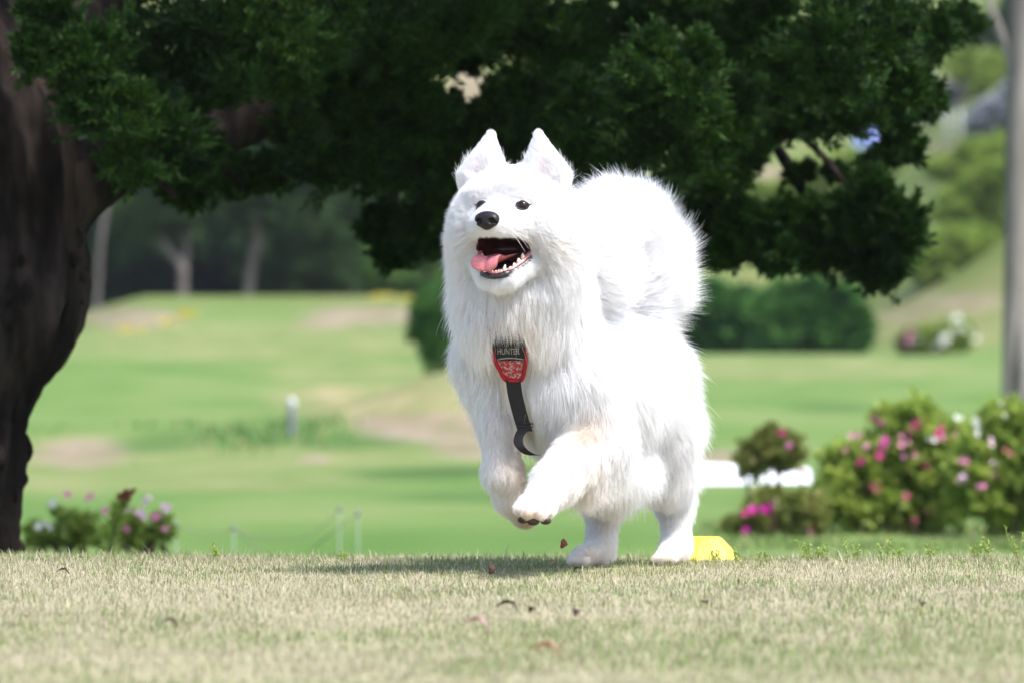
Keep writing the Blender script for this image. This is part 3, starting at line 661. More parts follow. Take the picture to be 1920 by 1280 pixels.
    flowers(*A1, [(1650, 788, M_MAG, 3, 5), (1610, 825, M_PINK, 5, 10), (1655, 826, M_MAG, 4, 6), (1575, 844, M_PINK, 2, 5), (1720, 800, M_CRIM, 7, 12), (1700, 835, M_PINK, 5, 14), (1650, 850, M_CRIM, 3, 8), (1745, 815, M_CRIM, 5, 12), (1780, 818, M_PINK, 3, 6),
                      (1530, 935, M_PINK, 2, 4), (1538, 915, M_PINK, 2, 6), (1650, 915, M_CRIM, 4, 9), (1715, 980, M_CRIM, 5, 9), (1738, 958, M_CRIM, 3, 6), (1735, 875, M_CRIM, 2, 6), (1620, 860, M_CRIM, 2, 8), (1700, 930, M_CRIM, 1, 4), (1750, 820, M_WHITEP, 2, 5)], 20.6, .0125, 8)
    flowers(*A2, [(1804, 900, M_LIL, 5, 7), (1810, 865, M_PINK, 3, 6), (1856, 870, M_LIL, 2, 5), (1865, 888, M_PINK, 2, 4), (1838, 905, M_PINK, 2, 5), (1870, 765, M_WHITEP, 5, 7), (1885, 775, M_WHITEP, 3, 6), (1908, 765, M_WHITEP, 4, 6), (1790, 788, M_WHITEP, 2, 5), (1826, 790, M_WHITEP, 3, 8), (1830, 812, M_WHITEP, 2, 5),
                      (1900, 850, M_CRIM, 2, 10), (1865, 835, M_LIL, 2, 6)], 20.2, .0125, 9)
    flowers(*A3, [(1465, 810, M_CRIM, 2, 4), (1485, 838, M_PINK, 2, 5), (1508, 888, M_PINK, 3, 5)], 20.8, .014, 10)
    flowers(*A4, [(1412, 952, M_MAG, 3, 5), (1440, 952, M_MAG, 4, 6), (1400, 990, M_MAG, 3, 5), (1518, 994, M_PINK, 2, 4), (1405, 965, M_CRIM, 2, 5)], 20.3, .0155, 11)
    # left clump by the trunk
    L1 = bush(rng, 'azalea_bush', 'low azalea with white and pale pink blooms by the juniper trunk', 'azalea', 17.2, (130, 1030),
              [(110, 1005, 60, 30), (170, 1000, 50, 30), (75, 1008, 36, 24), (130, 975, 46, 20)], M_AZ, .030, .012, 46, 5, stems=6, shell=.2)
    L2 = bush(rng, 'azalea_bush', 'low azalea with round pink blooms in the middle of the left clump', 'azalea', 17.0, (270, 1030),
              [(270, 1004, 44, 30), (300, 990, 24, 26), (225, 1004, 40, 30), (250, 980, 34, 18)], M_AZ, .030, .012, 46, 5, stems=6, shell=.2)
    flowers(*L1, [(102, 940, M_WHITEP, 4, 4), (70, 988, M_WHITEP, 4, 4), (90, 985, M_WHITEP, 2, 4), (128, 928, M_PINK, 2, 4), (165, 936, M_PINK, 2, 5), (200, 958, M_PINK, 2, 5)], 17.2, .0125, 12)
    flowers(*L2, [(272, 941, M_LIL, 3, 4), (268, 962, M_LIL, 4, 5), (310, 952, M_LIL, 5, 5), (294, 964, M_PINK, 3, 4), (236, 958, M_LIL, 2, 4), (314, 993, M_PINK, 2, 4), (234, 992, M_PINK, 2, 4)], 17.0, .0125, 13)
    # reddish young shoot in front
    Y = 14.6; root = empty('young_shoot', (*PX(235, 1040, Y)[:2], gz(235, Y))); tag(root, 'leafy young shoot with a reddish tip standing before the left azaleas', 'plant')
    pa = [np.array([PX(200, 1060, Y)[0], Y, gz(200, Y) - .03]), PX(212, 1000, Y), PX(225, 960, Y), PX(240, 925, Y)]
    V, F = tube(pa, [.004, .003, .0025, .0015], 6, 16); obj('stem', mesh_np('stem', V, F), M_TWIG, root)
    P2, _ = resample(pa, [1] * 4, 34)
    for nm, ran, m in (('leaves', range(6, 27), M_AZ), ('reddish_tip', range(26, 34), mat_leaf('young_red_leaf', [(0, (.20, .05, .03)), (1, (.34, .10, .06))], .5, .3))):
        idx = np.repeat(np.array(list(ran)), 3); n = len(idx); a = np.random.default_rng(3).uniform(0, 6.28, n)
        D = unit(np.stack([np.cos(a), np.sin(a), np.full(n, .7)], 1)); V, F = leaf_quads(P2[idx], D, unit(np.random.default_rng(5).normal(size=(n, 3)) + [0, 0, 1]), .042 if nm == 'leaves' else .03, .013)
        obj(nm, mesh_np(nm, V, F, False), m, root)
build_bushes()
# ------------------------------------------------------------------ the white dog
FWD = unit(np.array([-.309, -.951, 0.0])); LAT = np.array([.951, -.309, 0.0]); UP = np.array([0, 0, 1.0])
HEAD_O = PX(960, 388, 9.47)
HR, HF, HU = LAT, FWD, UP
def H(r, f, u): return HEAD_O + HR * r + HF * f + HU * u

class Prim:
    def __init__(s, kind, a, b, ra, rb, L, lift, flow, k=.03, sq=None, neg=False, dens=1.0, prio=1.0, radial=None):
        s.prio = prio; s.radial = radial
        s.kind = kind; s.a = np.asarray(a, float); s.b = np.asarray(b, float); s.ra = ra; s.rb = rb
        s.L = L; s.lift = lift; s.flow = np.asarray(flow, float); s.k = k; s.sq = sq; s.neg = neg; s.dens = dens
    def d(s, P):
        if s.kind == 'ell':                      # a centre, b radii, sq rotation rows
            q = (P - s.a) @ s.sq.T if s.sq is not None else P - s.a
            k0 = np.linalg.norm(q / s.b, axis=-1); k1 = np.linalg.norm(q / (s.b * s.b), axis=-1)
            return k0 * (k0 - 1.0) / (k1 + 1e-9)
        if s.sq is not None:                     # squashed cone: (axis, factor)
            ax, fc = s.sq
            t = ((P - s.a) @ ax)[..., None]; P = P + ax * t * (1 / fc - 1)
            return s._cone(P) * (fc * .5 + .5) * .8
        return s._cone(P)
    def _cone(s, P):
        ab = s.b - s.a; h = np.clip(((P - s.a) @ ab) / (ab @ ab), 0, 1)
        return np.linalg.norm(P - s.a - h[..., None] * ab, axis=-1) - (s.ra + (s.rb - s.ra) * h)
    def box(s, m):
        if s.kind == 'ell': r = s.b.max(); return s.a - r - m, s.a + r + m
        r = max(s.ra, s.rb); return np.minimum(s.a, s.b) - r - m, np.maximum(s.a, s.b) + r + m

def pr(Y): return Y / FPX
PRIMS = []; NEG = []
def cap(p0, p1, L, lift, flow, k=.035, dens=1.0):
    """p = (px,py,Y,r_px)"""
    PRIMS.append(Prim('cap', PX(*p0[:3]), PX(*p1[:3]), p0[3] * pr(p0[2]), p1[3] * pr(p1[2]), L, lift, flow, k, None, False, dens))
BACK = -FWD; DOWN = -UP
# trunk
cap((1174, 722, 10.05, 102), (1095, 715, 9.84, 112), .052, .42, BACK * .5 + DOWN * .8 + LAT * .15)
cap((1095, 715, 9.84, 112), (1000, 695, 9.64, 104), .052, .36, BACK * .35 + DOWN * .9)
cap((1165, 860, 9.95, 46), (1080, 832, 9.75, 48), .056, .35, DOWN + BACK * .3)
# neck, ruff
cap((996, 630, 9.62, 92), (972, 470, 9.54, 82), .050, .36, DOWN * .9 + BACK * .2, .07)
cap((942, 555, 9.56, 66), (992, 560, 9.54, 78), .046, .38, DOWN * .95, .07)
cap((950, 588, 9.50, 52), (962, 545, 9.48, 50), .080, .36, DOWN, .06)
cap((1035, 440, 9.64, 62), (1085, 500, 9.78, 84), .050, .40, BACK * .5 + LAT * .5 + UP * .2, .05)
# shoulders and fore legs
cap((1072, 705, 9.60, 84), (1112, 810, 9.60, 58), .042, .30, DOWN + BACK * .3)
cap((1118, 822, 9.60, 53), (1042, 905, 9.44, 38), .020, .22, unit(PX(1042, 905, 9.44) - PX(1118, 822, 9.6)) + DOWN * .35, .03)
cap((1042, 905, 9.44, 36), (1012, 940, 9.385, 31), .016, .22, unit(np.array([-.7, -.3, -.6])), .02)
cap((1145, 855, 9.64, 30), (1095, 900, 9.55, 20), .046, .35, DOWN + BACK * .4, .03)
cap((914, 680, 9.62, 56), (940, 790, 9.60, 32), .026, .30, DOWN + BACK * .2)
cap((940, 790, 9.60, 34), (944, 885, 9.58, 31), .016, .22, DOWN, .03)
cap((942, 885, 9.58, 32), (958, 930, 9.60, 27), .014, .22, unit(np.array([.4, .2, -.9])), .02)
cap((958, 930, 9.60, 27), (984, 966, 9.66, 21), .012, .25, unit(np.array([.5, .5, -.8])), .02)
# paw in front (front left)
for dx, dy, r, yy in ((-26, 4, 13, 9.345), (-10, 10, 15, 9.335), (10, 11, 15, 9.335), (25, 5, 13, 9.345)):
    cap((1006 + dx * .6, 944, 9.385, 18), (1003 + dx * 1.08, 950 + dy, yy, r), .006, .20, unit(np.array([-.4, -.6, -.6])), .004)
# hind legs
cap((1222, 800, 10.08, 76), (1246, 876, 10.10, 46), .046, .34, DOWN + BACK * .25)
cap((1246, 876, 10.10, 44), (1266, 945, 10.16, 27), .019, .28, DOWN, .03)
cap((1266, 945, 10.16, 27), (1268, 1024, 10.12, 20), .018, .25, DOWN, .02)
cap((1268, 1024, 10.12, 20), (1252, 1038, 10.05, 17), .012, .25, np.array([-.5, -.6, -.5]), .02)
cap((1128, 815, 9.99, 74), (1130, 884, 9.96, 46), .048, .34, DOWN + BACK * .2)
cap((1130, 884, 9.96, 44), (1133, 950, 10.04, 27), .019, .28, DOWN, .03)
cap((1133, 950, 10.04, 27), (1126, 1028, 10.0, 21), .018, .25, DOWN, .02)
cap((1126, 1030, 10.0, 20), (1092, 1042, 9.94, 16), .012, .25, np.array([-.6, -.5, -.5]), .02)
for (fx, fy, fY) in ((1252, 1040, 10.04), (1090, 1044, 9.93)):
    for dx in (-14, -4, 7, 16): cap((fx, fy - 4, fY, 12), (fx + dx - 6, fy + 5, fY - .03, 8), .008, .22, np.array([-.5, -.6, -.4]), .008)
# tail: curled plume over the back
TC = PX(1128, 610, 10.14)
def tail_flow(px, py): 
    v = PX(px, py, 10.1) - TC; return unit(v)
tl = [(1186, 606, 10.16, 26), (1218, 540, 10.18, 26), (1220, 474, 10.16, 28), (1192, 424, 10.12, 28), (1150, 410, 10.06, 27), (1112, 432, 10.0, 25)]
for i in range(len(tl) - 1):
    a, b = tl[i], tl[i + 1]; cap(a, b, .066, .50, tail_flow((a[0] + b[0]) / 2, (a[1] + b[1]) / 2), .03, 1.25); PRIMS[-1].radial = TC
PRIMS.append(Prim('ell', PX(1165, 500, 10.10), np.array([.072, .034, .092]), 0, 0, .058, .35, unit(np.array([.5, .1, .55])), .03)); PRIMS[-1].radial = TC
# head
def hell(c, r, L, lift, flow, k=.02, dens=1.2):
    PRIMS.append(Prim('ell', H(*c), np.array(r), 0, 0, L, lift, HR * flow[0] + HF * flow[1] + HU * flow[2], k, np.array([HR, HF, HU]), False, dens))
def hcap(a, b, ra, rb, L, lift, flow, k=.02, dens=1.2, sq=None):
    PRIMS.append(Prim('cap', H(*a), H(*b), ra, rb, L, lift, HR * flow[0] + HF * flow[1] + HU * flow[2], k, sq, False, dens))
hell((0, -.010, .006), (.082, .080, .061), .017, .36, (0, -.7, .5), .03)
for s in (-1, 1):
    hell((s * .056, .000, -.030), (.044, .058, .054), .018, .28, (s * .8, -.45, -.35), .03)
    hcap((s * .040, .014, -.022), (s * .026, .056, -.030), .040, .026, .011, .26, (s * .8, -.5, -.3), .022)
    hell((s * .070, -.030, -.072), (.034, .048, .060), .036, .36, (s * .55, -.2, -.8), .055)
    hell((s * .030, .040, .016), (.030, .026, .022), .010, .30, (s * .3, -.5, .7), .015)
    hcap((s * .022, .060, -.028), (s * .014, .102, -.032), .025, .019, .009, .30, (s * .8, -.4, -.45), .012)
    # ears
    sq = (HF, .42)
    hcap((s * .053, -.012, .050), (s * .0415, -.018, .1185), .048, .0095, .0045, .22, (s * .15, 0, 1), .012, 1.3, sq); PRIMS[-1].prio = 9.0
    NEG.append((Prim('cap', H(s * .058, .013, .066), H(s * .046, .002, .102), .024, .008, 0, 0, (0, 0, 0), .01, (HF, .55)), .006))
hcap((0, .026, -.014), (0, .106, -.027), .034, .0165, .007, .25, (0, -.8, .4), .016)
hcap((0, .040, -.022), (0, .106, -.030), .040, .024, .009, .28, (0, -.6, -.2), .016)
# lower jaw
for s in (-1, 1):
    hcap((s * .047, .018, -.083), (s * .020, .076, -.117), .018, .0105, .012, .30, (s * .4, -.3, -.8), .012)
hcap((0, .015, -.106), (0, .078, -.120), .032, .0125, .018, .32, (0, -.35, -.9), .015)
MOUTH = Prim('ell', H(0, .080, -.0760), np.array([.0490, .085, .0290]), 0, 0, 0, 0, (0, 0, 0), .006,
             np.array([HR, HF * math.cos(.08) - HU * math.sin(.08), HU * math.cos(.08) + HF * math.sin(.08)]))
NEG.append((MOUTH, .005))

def smin(a, b, k):
    h = np.maximum(k - np.abs(a - b), 0) / k; return np.minimum(a, b) - h * h * k * .25
def body_sdf(P):
    d = np.full(P.shape[:-1], 1.0)
    for p in PRIMS:
        lo, hi = p.box(.05); m = np.all((P > lo) & (P < hi), axis=-1)
        if m.any(): d[m] = smin(d[m], p.d(P[m]), p.k)
    for p, k in NEG:
        lo, hi = p.box(.05); m = np.all((P > lo) & (P < hi), axis=-1)
        if m.any(): d[m] = -smin(-d[m], p.d(P[m]), k)
    return d

def surface_nets(fn, lo, hi, h):
    lo = np.asarray(lo, float); hi = np.asarray(hi, float)
    n = np.ceil((hi - lo) / h).astype(int) + 1
    ax = [lo[i] + h * np.arange(n[i]) for i in range(3)]
    G = np.stack(np.meshgrid(*ax, indexing='ij'), -1)
    D = fn(G.reshape(-1, 3)).reshape(n)
    S = D < 0
    acc = np.zeros((n[0] - 1, n[1] - 1, n[2] - 1, 3)); cnt = np.zeros((n[0] - 1, n[1] - 1, n[2] - 1))
    def sl(o): return tuple(slice(o[i], n[i] - 1 + o[i]) for i in range(3))
    for a in range(3):
        for u in (0, 1):
            for v in (0, 1):
                o0 = [0, 0, 0]; o0[(a + 1) % 3] = u; o0[(a + 2) % 3] = v; o1 = list(o0); o1[a] = 1
                d0 = D[sl(o0)]; d1 = D[sl(o1)]; m = (d0 < 0) != (d1 < 0)
                t = np.where(m, d0 / np.where(m, d0 - d1, 1), 0)
                for i in range(3): acc[..., i] += m * (o0[i] if i != a else t)
                cnt += m
    cells = cnt > 0
    idx = -np.ones(cells.shape, int); idx[cells] = np.arange(cells.sum())
    c = np.argwhere(cells); V = lo + h * (c + acc[cells] / cnt[cells][:, None])
    Q = []
    for a in range(3):
        b, e = (a + 1) % 3, (a + 2) % 3
        s0 = [slice(None)] * 3; s1 = [slice(None)] * 3; s0[a] = slice(0, -1); s1[a] = slice(1, None)
        ch = S[tuple(s0)] != S[tuple(s1)]
        pts = np.argwhere(ch)
        pts = pts[(pts[:, b] > 0) & (pts[:, e] > 0) & (pts[:, b] < n[b] - 1) & (pts[:, e] < n[e] - 1)]
        ins = S[tuple(pts.T)]
        def g(db, de):
            q = pts.copy(); q[:, b] += db; q[:, e] += de; return idx[tuple(q.T)]
        q = np.stack([g(-1, -1), g(0, -1), g(0, 0), g(-1, 0)], 1)
        q[~ins] = q[~ins][:, ::-1]; Q.append(q)
    Q = np.concatenate(Q); Q = Q[(Q >= 0).all(1)]
    return V, Q

def head_box():
    a = np.array([H(s * .11, f, u) for s in (-1, 1) for f in (-.02, .16) for u in (-.135, .15)]); return a.min(0), a.max(0)

def build_dog():
    rng = np.random.default_rng(5)
    base = (PX(1090, 1050, 9.85)[0], 9.85, 0.0)
    root = empty('dog', base)
    tag(root, 'fluffy white dog bounding towards the camera with open mouth and curled tail', 'dog')
    lo = np.min([p.box(.02)[0] for p in PRIMS], 0); hi = np.max([p.box(.02)[1] for p in PRIMS], 0)
    hlo, hhi = head_box()
    h1, h2 = .0062, .0024
    Vb, Qb = surface_nets(body_sdf, lo, hi, h1)
    c = Vb[Qb].mean(1); ins = np.all((c > hlo + h1) & (c < hhi - h1), axis=1); Qb = Qb[~ins]
    Vh, Qh = surface_nets(body_sdf, hlo, hhi, h2)
    V, F = join([(Vb, [Qb]), (Vh, [Qh])]); Q = F[0]
    e = .0015
    Nv = np.stack([body_sdf(V + np.eye(3)[i] * e) - body_sdf(V - np.eye(3)[i] * e) for i in range(3)], 1); Nv = unit(Nv)
    # attributes of the coat
    W = np.zeros(len(V)); L = np.zeros(len(V)); LI = np.zeros(len(V)); FL = np.zeros((len(V), 3)); DE = np.zeros(len(V))
    for p in PRIMS:
        d = np.maximum(p.d(V), 0); w = np.exp(-(d / .015)) * p.prio + 1e-9
        W += w; L += w * p.L; LI += w * p.lift; FL += w[:, None] * (unit(p.flow) if p.radial is None else unit(V - p.radial)); DE += w * p.dens
    L /= W; LI /= W; FL /= W[:, None]; DE /= W
    md = MOUTH.d(V); hl = (V - HEAD_O) @ np.array([HR, HF, HU]).T
    inm = md < .0035
    # mesh
    used = np.unique(Q); re = -np.ones(len(V), int); re[used] = np.arange(len(used))
    me = mesh_np('body', V[used], re[Q])
    skin, nt, b = nodes_of('dog_skin')
    b.inputs['Base Color'].default_value = (.80, .76, .72, 1); b.inputs['Roughness'].default_value = .9
    earskin = mat_plain('ear_skin', [(.3, (.70, .52, .50)), (.7, (.78, .64, .61))], .8, 60)
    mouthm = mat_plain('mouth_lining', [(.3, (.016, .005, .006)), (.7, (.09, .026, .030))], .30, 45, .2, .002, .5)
    me.materials.append(skin); me.materials.append(mouthm); me.materials.append(earskin)
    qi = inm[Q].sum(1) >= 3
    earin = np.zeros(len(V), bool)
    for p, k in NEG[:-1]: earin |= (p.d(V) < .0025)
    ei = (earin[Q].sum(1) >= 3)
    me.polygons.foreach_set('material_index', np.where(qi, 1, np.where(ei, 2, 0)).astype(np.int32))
    o = bpy.data.objects.new('body', me); COL.objects.link(o); o.parent = root; o.location = -root.location
    # nose, eyes: seated on the surface
    def on_surface(r, u, f0=.18):
        f = np.linspace(f0, -.02, 500); d = body_sdf(np.array([H(r, x, u) for x in f])); i = int(np.argmax(d < 0)); return f[i]
    eyes = []
    eyem, nt, b = nodes_of('eye_dark'); b.inputs['Base Color'].default_value = (.012, .007, .006, 1); b.inputs['Roughness'].default_value = .08; b.inputs['Specular IOR Level'].default_value = .35
    pup, nt, b = nodes_of('eye_black'); b.inputs['Base Color'].default_value = (.002, .002, .002, 1); b.inputs['Roughness'].default_value = .04; b.inputs['Specular IOR Level'].default_value = .7
    rimm = mat_plain('eye_rim_black', [(.3, (.008, .007, .008)), (.7, (.02, .018, .02))], .45, 50)
    def ball(c, r, n=16, sq=(1, 1, 1)):
        th = np.linspace(0, math.pi, n); ph = np.linspace(0, 2 * math.pi, 2 * n, endpoint=False)
        X = np.stack([np.outer(np.sin(th), np.cos(ph)) * sq[0], np.outer(np.sin(th), np.sin(ph)) * sq[1], np.outer(np.cos(th), np.ones(2 * n)) * sq[2]], -1).reshape(-1, 3) * r
        X = X @ np.array([HR, HF, HU])
        i = np.arange(n - 1)[:, None]; j = np.arange(2 * n)[None, :]; k = (j + 1) % (2 * n)
        return c + X, np.stack([i * 2 * n + j, (i + 1) * 2 * n + j, (i + 1) * 2 * n + k, i * 2 * n + k], -1).reshape(-1, 4)
    for s in (-1, 1):
        ex = .0395 if s > 0 else .0285; f = on_surface(s * ex, 0.0); c = H(s * ex, f - .0025, 0.0); eyes.append(H(s * ex, f, 0))
        V1, F1 = ball(c, .0094, 14); eo = obj('eye', mesh_np('eye', V1, [F1]), eyem, root)
        c2 = H(s * (ex - .0015), f + .0035, .000); V1, F1 = ball(c2, .0042, 10, (1, .75, 1)); obj('pupil', mesh_np('pupil', V1, [F1]), pup, eo)
        # almond rim
        a = np.linspace(0, 2 * math.pi, 26); pts = []; ra = []
        for t in a:
            rr = s * ex + .0092 * math.cos(t) + s * .001; uu = .0064 * math.sin(t) * (1 - .25 * abs(math.cos(t))) + .0008 * s * math.cos(t)
            pts.append(H(rr, on_surface(rr, uu) + .0006, uu)); ra.append(.0020)
        pts.append(pts[1]); ra.append(.0020)
        V1, F1 = tube(pts, ra, 7); obj('eyelid', mesh_np('eyelid', V1, F1), rimm, root)
        # dark almond of the open lids
        nn_ = unit(np.array([float(body_sdf(np.array([H(s * ex, f, 0) + np.eye(3)[i] * .004]))[0] - body_sdf(np.array([H(s * ex, f, 0) - np.eye(3)[i] * .004]))[0]) for i in range(3)]))
        ta = unit(HR - nn_ * (HR @ nn_)); tb = np.cross(nn_, ta)
        V1, F1 = ball(np.zeros(3), 1.0, 12); V1 = V1 @ np.array([HR, HF, HU]).T; V1 = H(s * ex, f, 0) + np.outer(V1[:, 0] * .0118, ta) + np.outer(V1[:, 1] * .0046, nn_) + np.outer(V1[:, 2] * .0080, tb)
        obj('eye_socket', mesh_np('eye_socket', V1, [F1]), rimm, root)
        # dark corner line
        pts = [H(s * (ex + q), on_surface(s * (ex + q), .0012 + w) + .001, .0012 + w) for q, w in ((.0085, 0), (.012, .0008), (.0155, .0016))]
        V1, F1 = tube(pts, [.002, .0013, .0004], 6, 8); obj('eye_corner', mesh_np('eye_corner', V1, F1), rimm, root)
    # nose leather
    nf = on_surface(0, -.024) + .0045
    nprims = [Prim('ell', H(0, nf - .006, -.022), np.array([0.02025, 0.01350, 0.01215]), 0, 0, 0, 0, (0, 0, 0), .004, np.array([HR, HF, HU])),
              Prim('ell', H(0, nf - .003, -.032), np.array([0.01080, 0.00990, 0.00945]), 0, 0, 0, 0, (0, 0, 0), .008, np.array([HR, HF, HU])),
              Prim('ell', H(.0113, nf - .002, -.0255), np.array([0.00900, 0.00900, 0.00945]), 0, 0, 0, 0, (0, 0, 0), .005, np.array([HR, HF, HU])),
              Prim('ell', H(-.0113, nf - .002, -.0255), np.array([0.00900, 0.00900, 0.00945]), 0, 0, 0, 0, (0, 0, 0), .005, np.array([HR, HF, HU]))]
    nneg = [Prim('ell', H(s * .0106, nf + .0078, -.0265), np.array([0.00504, 0.00720, 0.00468]), 0, 0, 0, 0, (0, 0, 0), .002, np.array([HR, HF, HU])) for s in (-1, 1)]
    nneg += [Prim('ell', H(s * .0185, nf + .002, -.0290), np.array([0.00558, 0.00720, 0.00180]), 0, 0, 0, 0, (0, 0, 0), .002, np.array([HR, HF, HU])) for s in (-1, 1)]
    nneg += [Prim('ell', H(0, nf + .0125, -.034), np.array([0.00072, 0.00540, 0.00900]), 0, 0, 0, 0, (0, 0, 0), .002, np.array([HR, HF, HU]))]
    def nsdf(P):
        d = nprims[0].d(P)
        for q in nprims[1:]: d = smin(d, q.d(P), q.k)
        for q in nneg: d = -smin(-d, q.d(P), .0025)
        return d
    nc = H(0, nf, -.026); V1, F1 = surface_nets(nsdf, nc - .034, nc + .034, .0011)
    nm, nt, b = nodes_of('nose_leather'); nn = noise_node(nt, 420, 3); r = ramp(nt, nn.outputs['Fac'], [(.3, (.007, .005, .007)), (.7, (.018, .014, .017))]); nt.links.new(r.outputs[0], b.inputs['Base Color']); b.inputs['Roughness'].default_value = .42; b.inputs['Specular IOR Level'].default_value = .3; bump(nt, b, nn.outputs['Fac'], .35, .0006)
    obj('nose', mesh_np('nose', V1, [F1]), nm, root)
    # lips
    lipm, nt, b = nodes_of('lip_black'); nn = noise_node(nt, 130, 4); r = ramp(nt, nn.outputs['Fac'], [(.3, (.010, .008, .010)), (.75, (.040, .030, .036))]); nt.links.new(r.outputs[0], b.inputs['Base Color']); b.inputs['Roughness'].default_value = .35; bump(nt, b, nn.outputs['Fac'], .5, .001)
    gumm = mat_plain('gum_pink', [(.3, (.42, .12, .13)), (.7, (.60, .24, .24))], .28, 60, .2, .001, .5)
    LP = [(.051, .030, -.052), (.054, .026, -.062), (.052, .034, -.077), (.044, .052, -.092), (.033, .068, -.1035), (.025, .079, -.110), (.020, .088, -.1125), (.010, .0945, -.1155), (0, .0965, -.1165)]
    path = [H(*p) for p in LP] + [H(-p[0], p[1], p[2]) for p in LP[-2::-1]]
    rr = [.0034, .0040, .0042, .0042, .0042, .0052, .0062, .0050, .0048]; rr = rr + rr[-2::-1]
    V1, F1 = tube(path, rr, 10, 90, lambda t, a: 1 + .12 * np.sin(t * 190) * np.cos(a * 2 + t * 40)); obj('lower_lip', mesh_np('lower_lip', V1, F1), lipm, root)
    GP = [(p[0] * .90, p[1] - .003, p[2] + .0042) for p in LP]
    path = [H(*p) for p in GP] + [H(-p[0], p[1], p[2]) for p in GP[-2::-1]]
    rr = [.003, .0045, .0052, .0052, .0050, .0046, .0045, .0045, .0045]; rr = rr + rr[-2::-1]
    V1, F1 = tube(path, rr, 10, 80, lambda t, a: 1 + .06 * np.sin(t * 120)); obj('gum', mesh_np('gum', V1, F1), gumm, root)
    # upper lip edge: thin dark line under the flews
    UPp = [(.0505, .028, -.049), (.046, .045, -.0475), (.040, .062, -.0465), (.032, .082, -.0470), (.023, .100, -.0475)]
    for s in (-1, 1):
        V1, F1 = tube([H(s * a, b_, c_) for a, b_, c_ in UPp], [.0028, .003, .0028, .0024, .0012], 8, 30); obj('upper_lip', mesh_np('upper_lip', V1, F1), lipm, root)
    # teeth
    toothm = mat_plain('tooth_ivory', [(.3, (.70, .62, .46)), (.7, (.82, .77, .64))], .3, 80, 0, 0, .5)
    def tooth(p, d, ln, r, bend=.15):
        p = H(*p); d = unit(HR * d[0] + HF * d[1] + HU * d[2]); q = p + d * ln * .55 - HF * ln * bend * .2; t = p + d * ln - HF * ln * bend
        V1, F1 = tube([p, q, t], [r, r * .8, r * .18], 8, 7); obj('tooth', mesh_np('tooth', V1, F1), toothm, root)
    for s in (-1, 1):
        tooth((s * .0145, .0885, -.110), (s * .25, .25, 1), .0135, .0034)
        for k, (a, b_, c_) in enumerate([(.0225, .078, -.105), (.0270, .070, -.101), (.032, .061, -.096), (.036, .051, -.089)]): tooth((s * a, b_, c_), (s * -.1, .1, 1), (.005, .007, .010, .011)[k], (.003, .0034, .0042, .0046)[k])
        for k in range(3): tooth((s * (.003 + .0042 * k), .0935 - .001 * k, -.1115), (0, .35, 1), .0055, .0022, 0)
    # tongue
    tm, nt, b = nodes_of('tongue_pink'); nn = noise_node(nt, 260, 4); r = ramp(nt, nn.outputs['Fac'], [(.3, (.50, .125, .145)), (.7, (.66, .235, .25))]); nt.links.new(r.outputs[0], b.inputs['Base Color']); b.inputs['Roughness'].default_value = .33; b.inputs['Subsurface Weight'].default_value = .15; b.inputs['Subsurface Radius'].default_value = (.004, .002, .001); bump(nt, b, nn.outputs['Fac'], .3, .0008)
    TP = [(.004, .000, -.088, .018), (.003, .030, -.084, .0195), (.001, .058, -.0865, .0195), (-.003, .080, -.0890, .0190), (-.007, .096, -.0870, .0205), (-.009, .1060, -.0890, .0225), (-.010, .1105, -.0955, .0235), (-.0105, .1115, -.1015, .0210), (-.011, .1110, -.1060, .0140), (-.011, .1100, -.1075, .004)]
    tp, tw = resample([H(*p[:3]) for p in TP], [p[3] for p in TP], 44)
    T, _, _ = frames(tp); sid = HR; rows = []; m = 17
    for i in range(len(tp)):
        nrm = unit(np.cross(sid, T[i])); nrm = nrm if nrm @ (HU * .6 + HF * .4) > 0 else -nrm
        x = np.linspace(-1, 1, m); fr = i / (len(tp) - 1)
        cup = .0055 * np.abs(x) ** 1.5 * (1 if fr < .6 else 1 - (fr - .6) * 2.2) - .0030 * np.exp(-(x / .14) ** 2)
        topv = tp[i] + np.outer(x * tw[i], sid) + np.outer(cup + .0030 * np.sqrt(np.maximum(0, 1 - x ** 2)), nrm)
        botv = tp[i] + np.outer(x[::-1] * tw[i], sid) + np.outer(cup[::-1] - .0032 * np.sqrt(np.maximum(0, 1 - x[::-1] ** 2)), nrm)
        rows.append(np.vstack([topv, botv]))
    R = np.array(rows); n, k = R.shape[:2]; i = np.arange(n - 1)[:, None]; j = np.arange(k)[None, :]; j2 = (j + 1) % k
    Qt = np.stack([i * k + j, i * k + j2, (i + 1) * k + j2, (i + 1) * k + j], -1).reshape(-1, 4)
    obj('tongue', mesh_np('tongue', R.reshape(-1, 3), [Qt]), tm, root)
    # paw pads
    padm = mat_plain('paw_pad', [(.3, (.022, .013, .010)), (.7, (.055, .034, .027))], .75, 120, .4, .001)
    for dx, dy, r, yy in ((-22, 24, 11, 9.34), (-3, 27, 12, 9.335), (20, 26, 11, 9.34)):
        c = PX(1003 + dx, 950 + dy, yy); V1, F1 = ball(c, r * pr(9.34), 8, (1, .9, .62)); obj('paw_pad', mesh_np('paw_pad', V1, [F1]), padm, root)
    # ---------------------------------------------------------------- the coat
    tri = np.concatenate([Q[:, [0, 1, 2]], Q[:, [0, 2, 3]]]); tin = np.concatenate([qi, qi]); tei = np.concatenate([ei, ei])
    A, B, C = V[tri[:, 0]], V[tri[:, 1]], V[tri[:, 2]]
    ar = np.linalg.norm(np.cross(B - A, C - A), axis=1) * .5
    tn = Nv[tri].mean(1); cen = V[tri].mean(1)
    face = -(tn @ unit(np.array([0.05, -1, .1])))       # <0: towards the camera side
    wgt = ar * DE[tri].mean(1) * np.where(face < .35, 1.0, .35) * ~tin * np.where(tei, .40, 1.0)
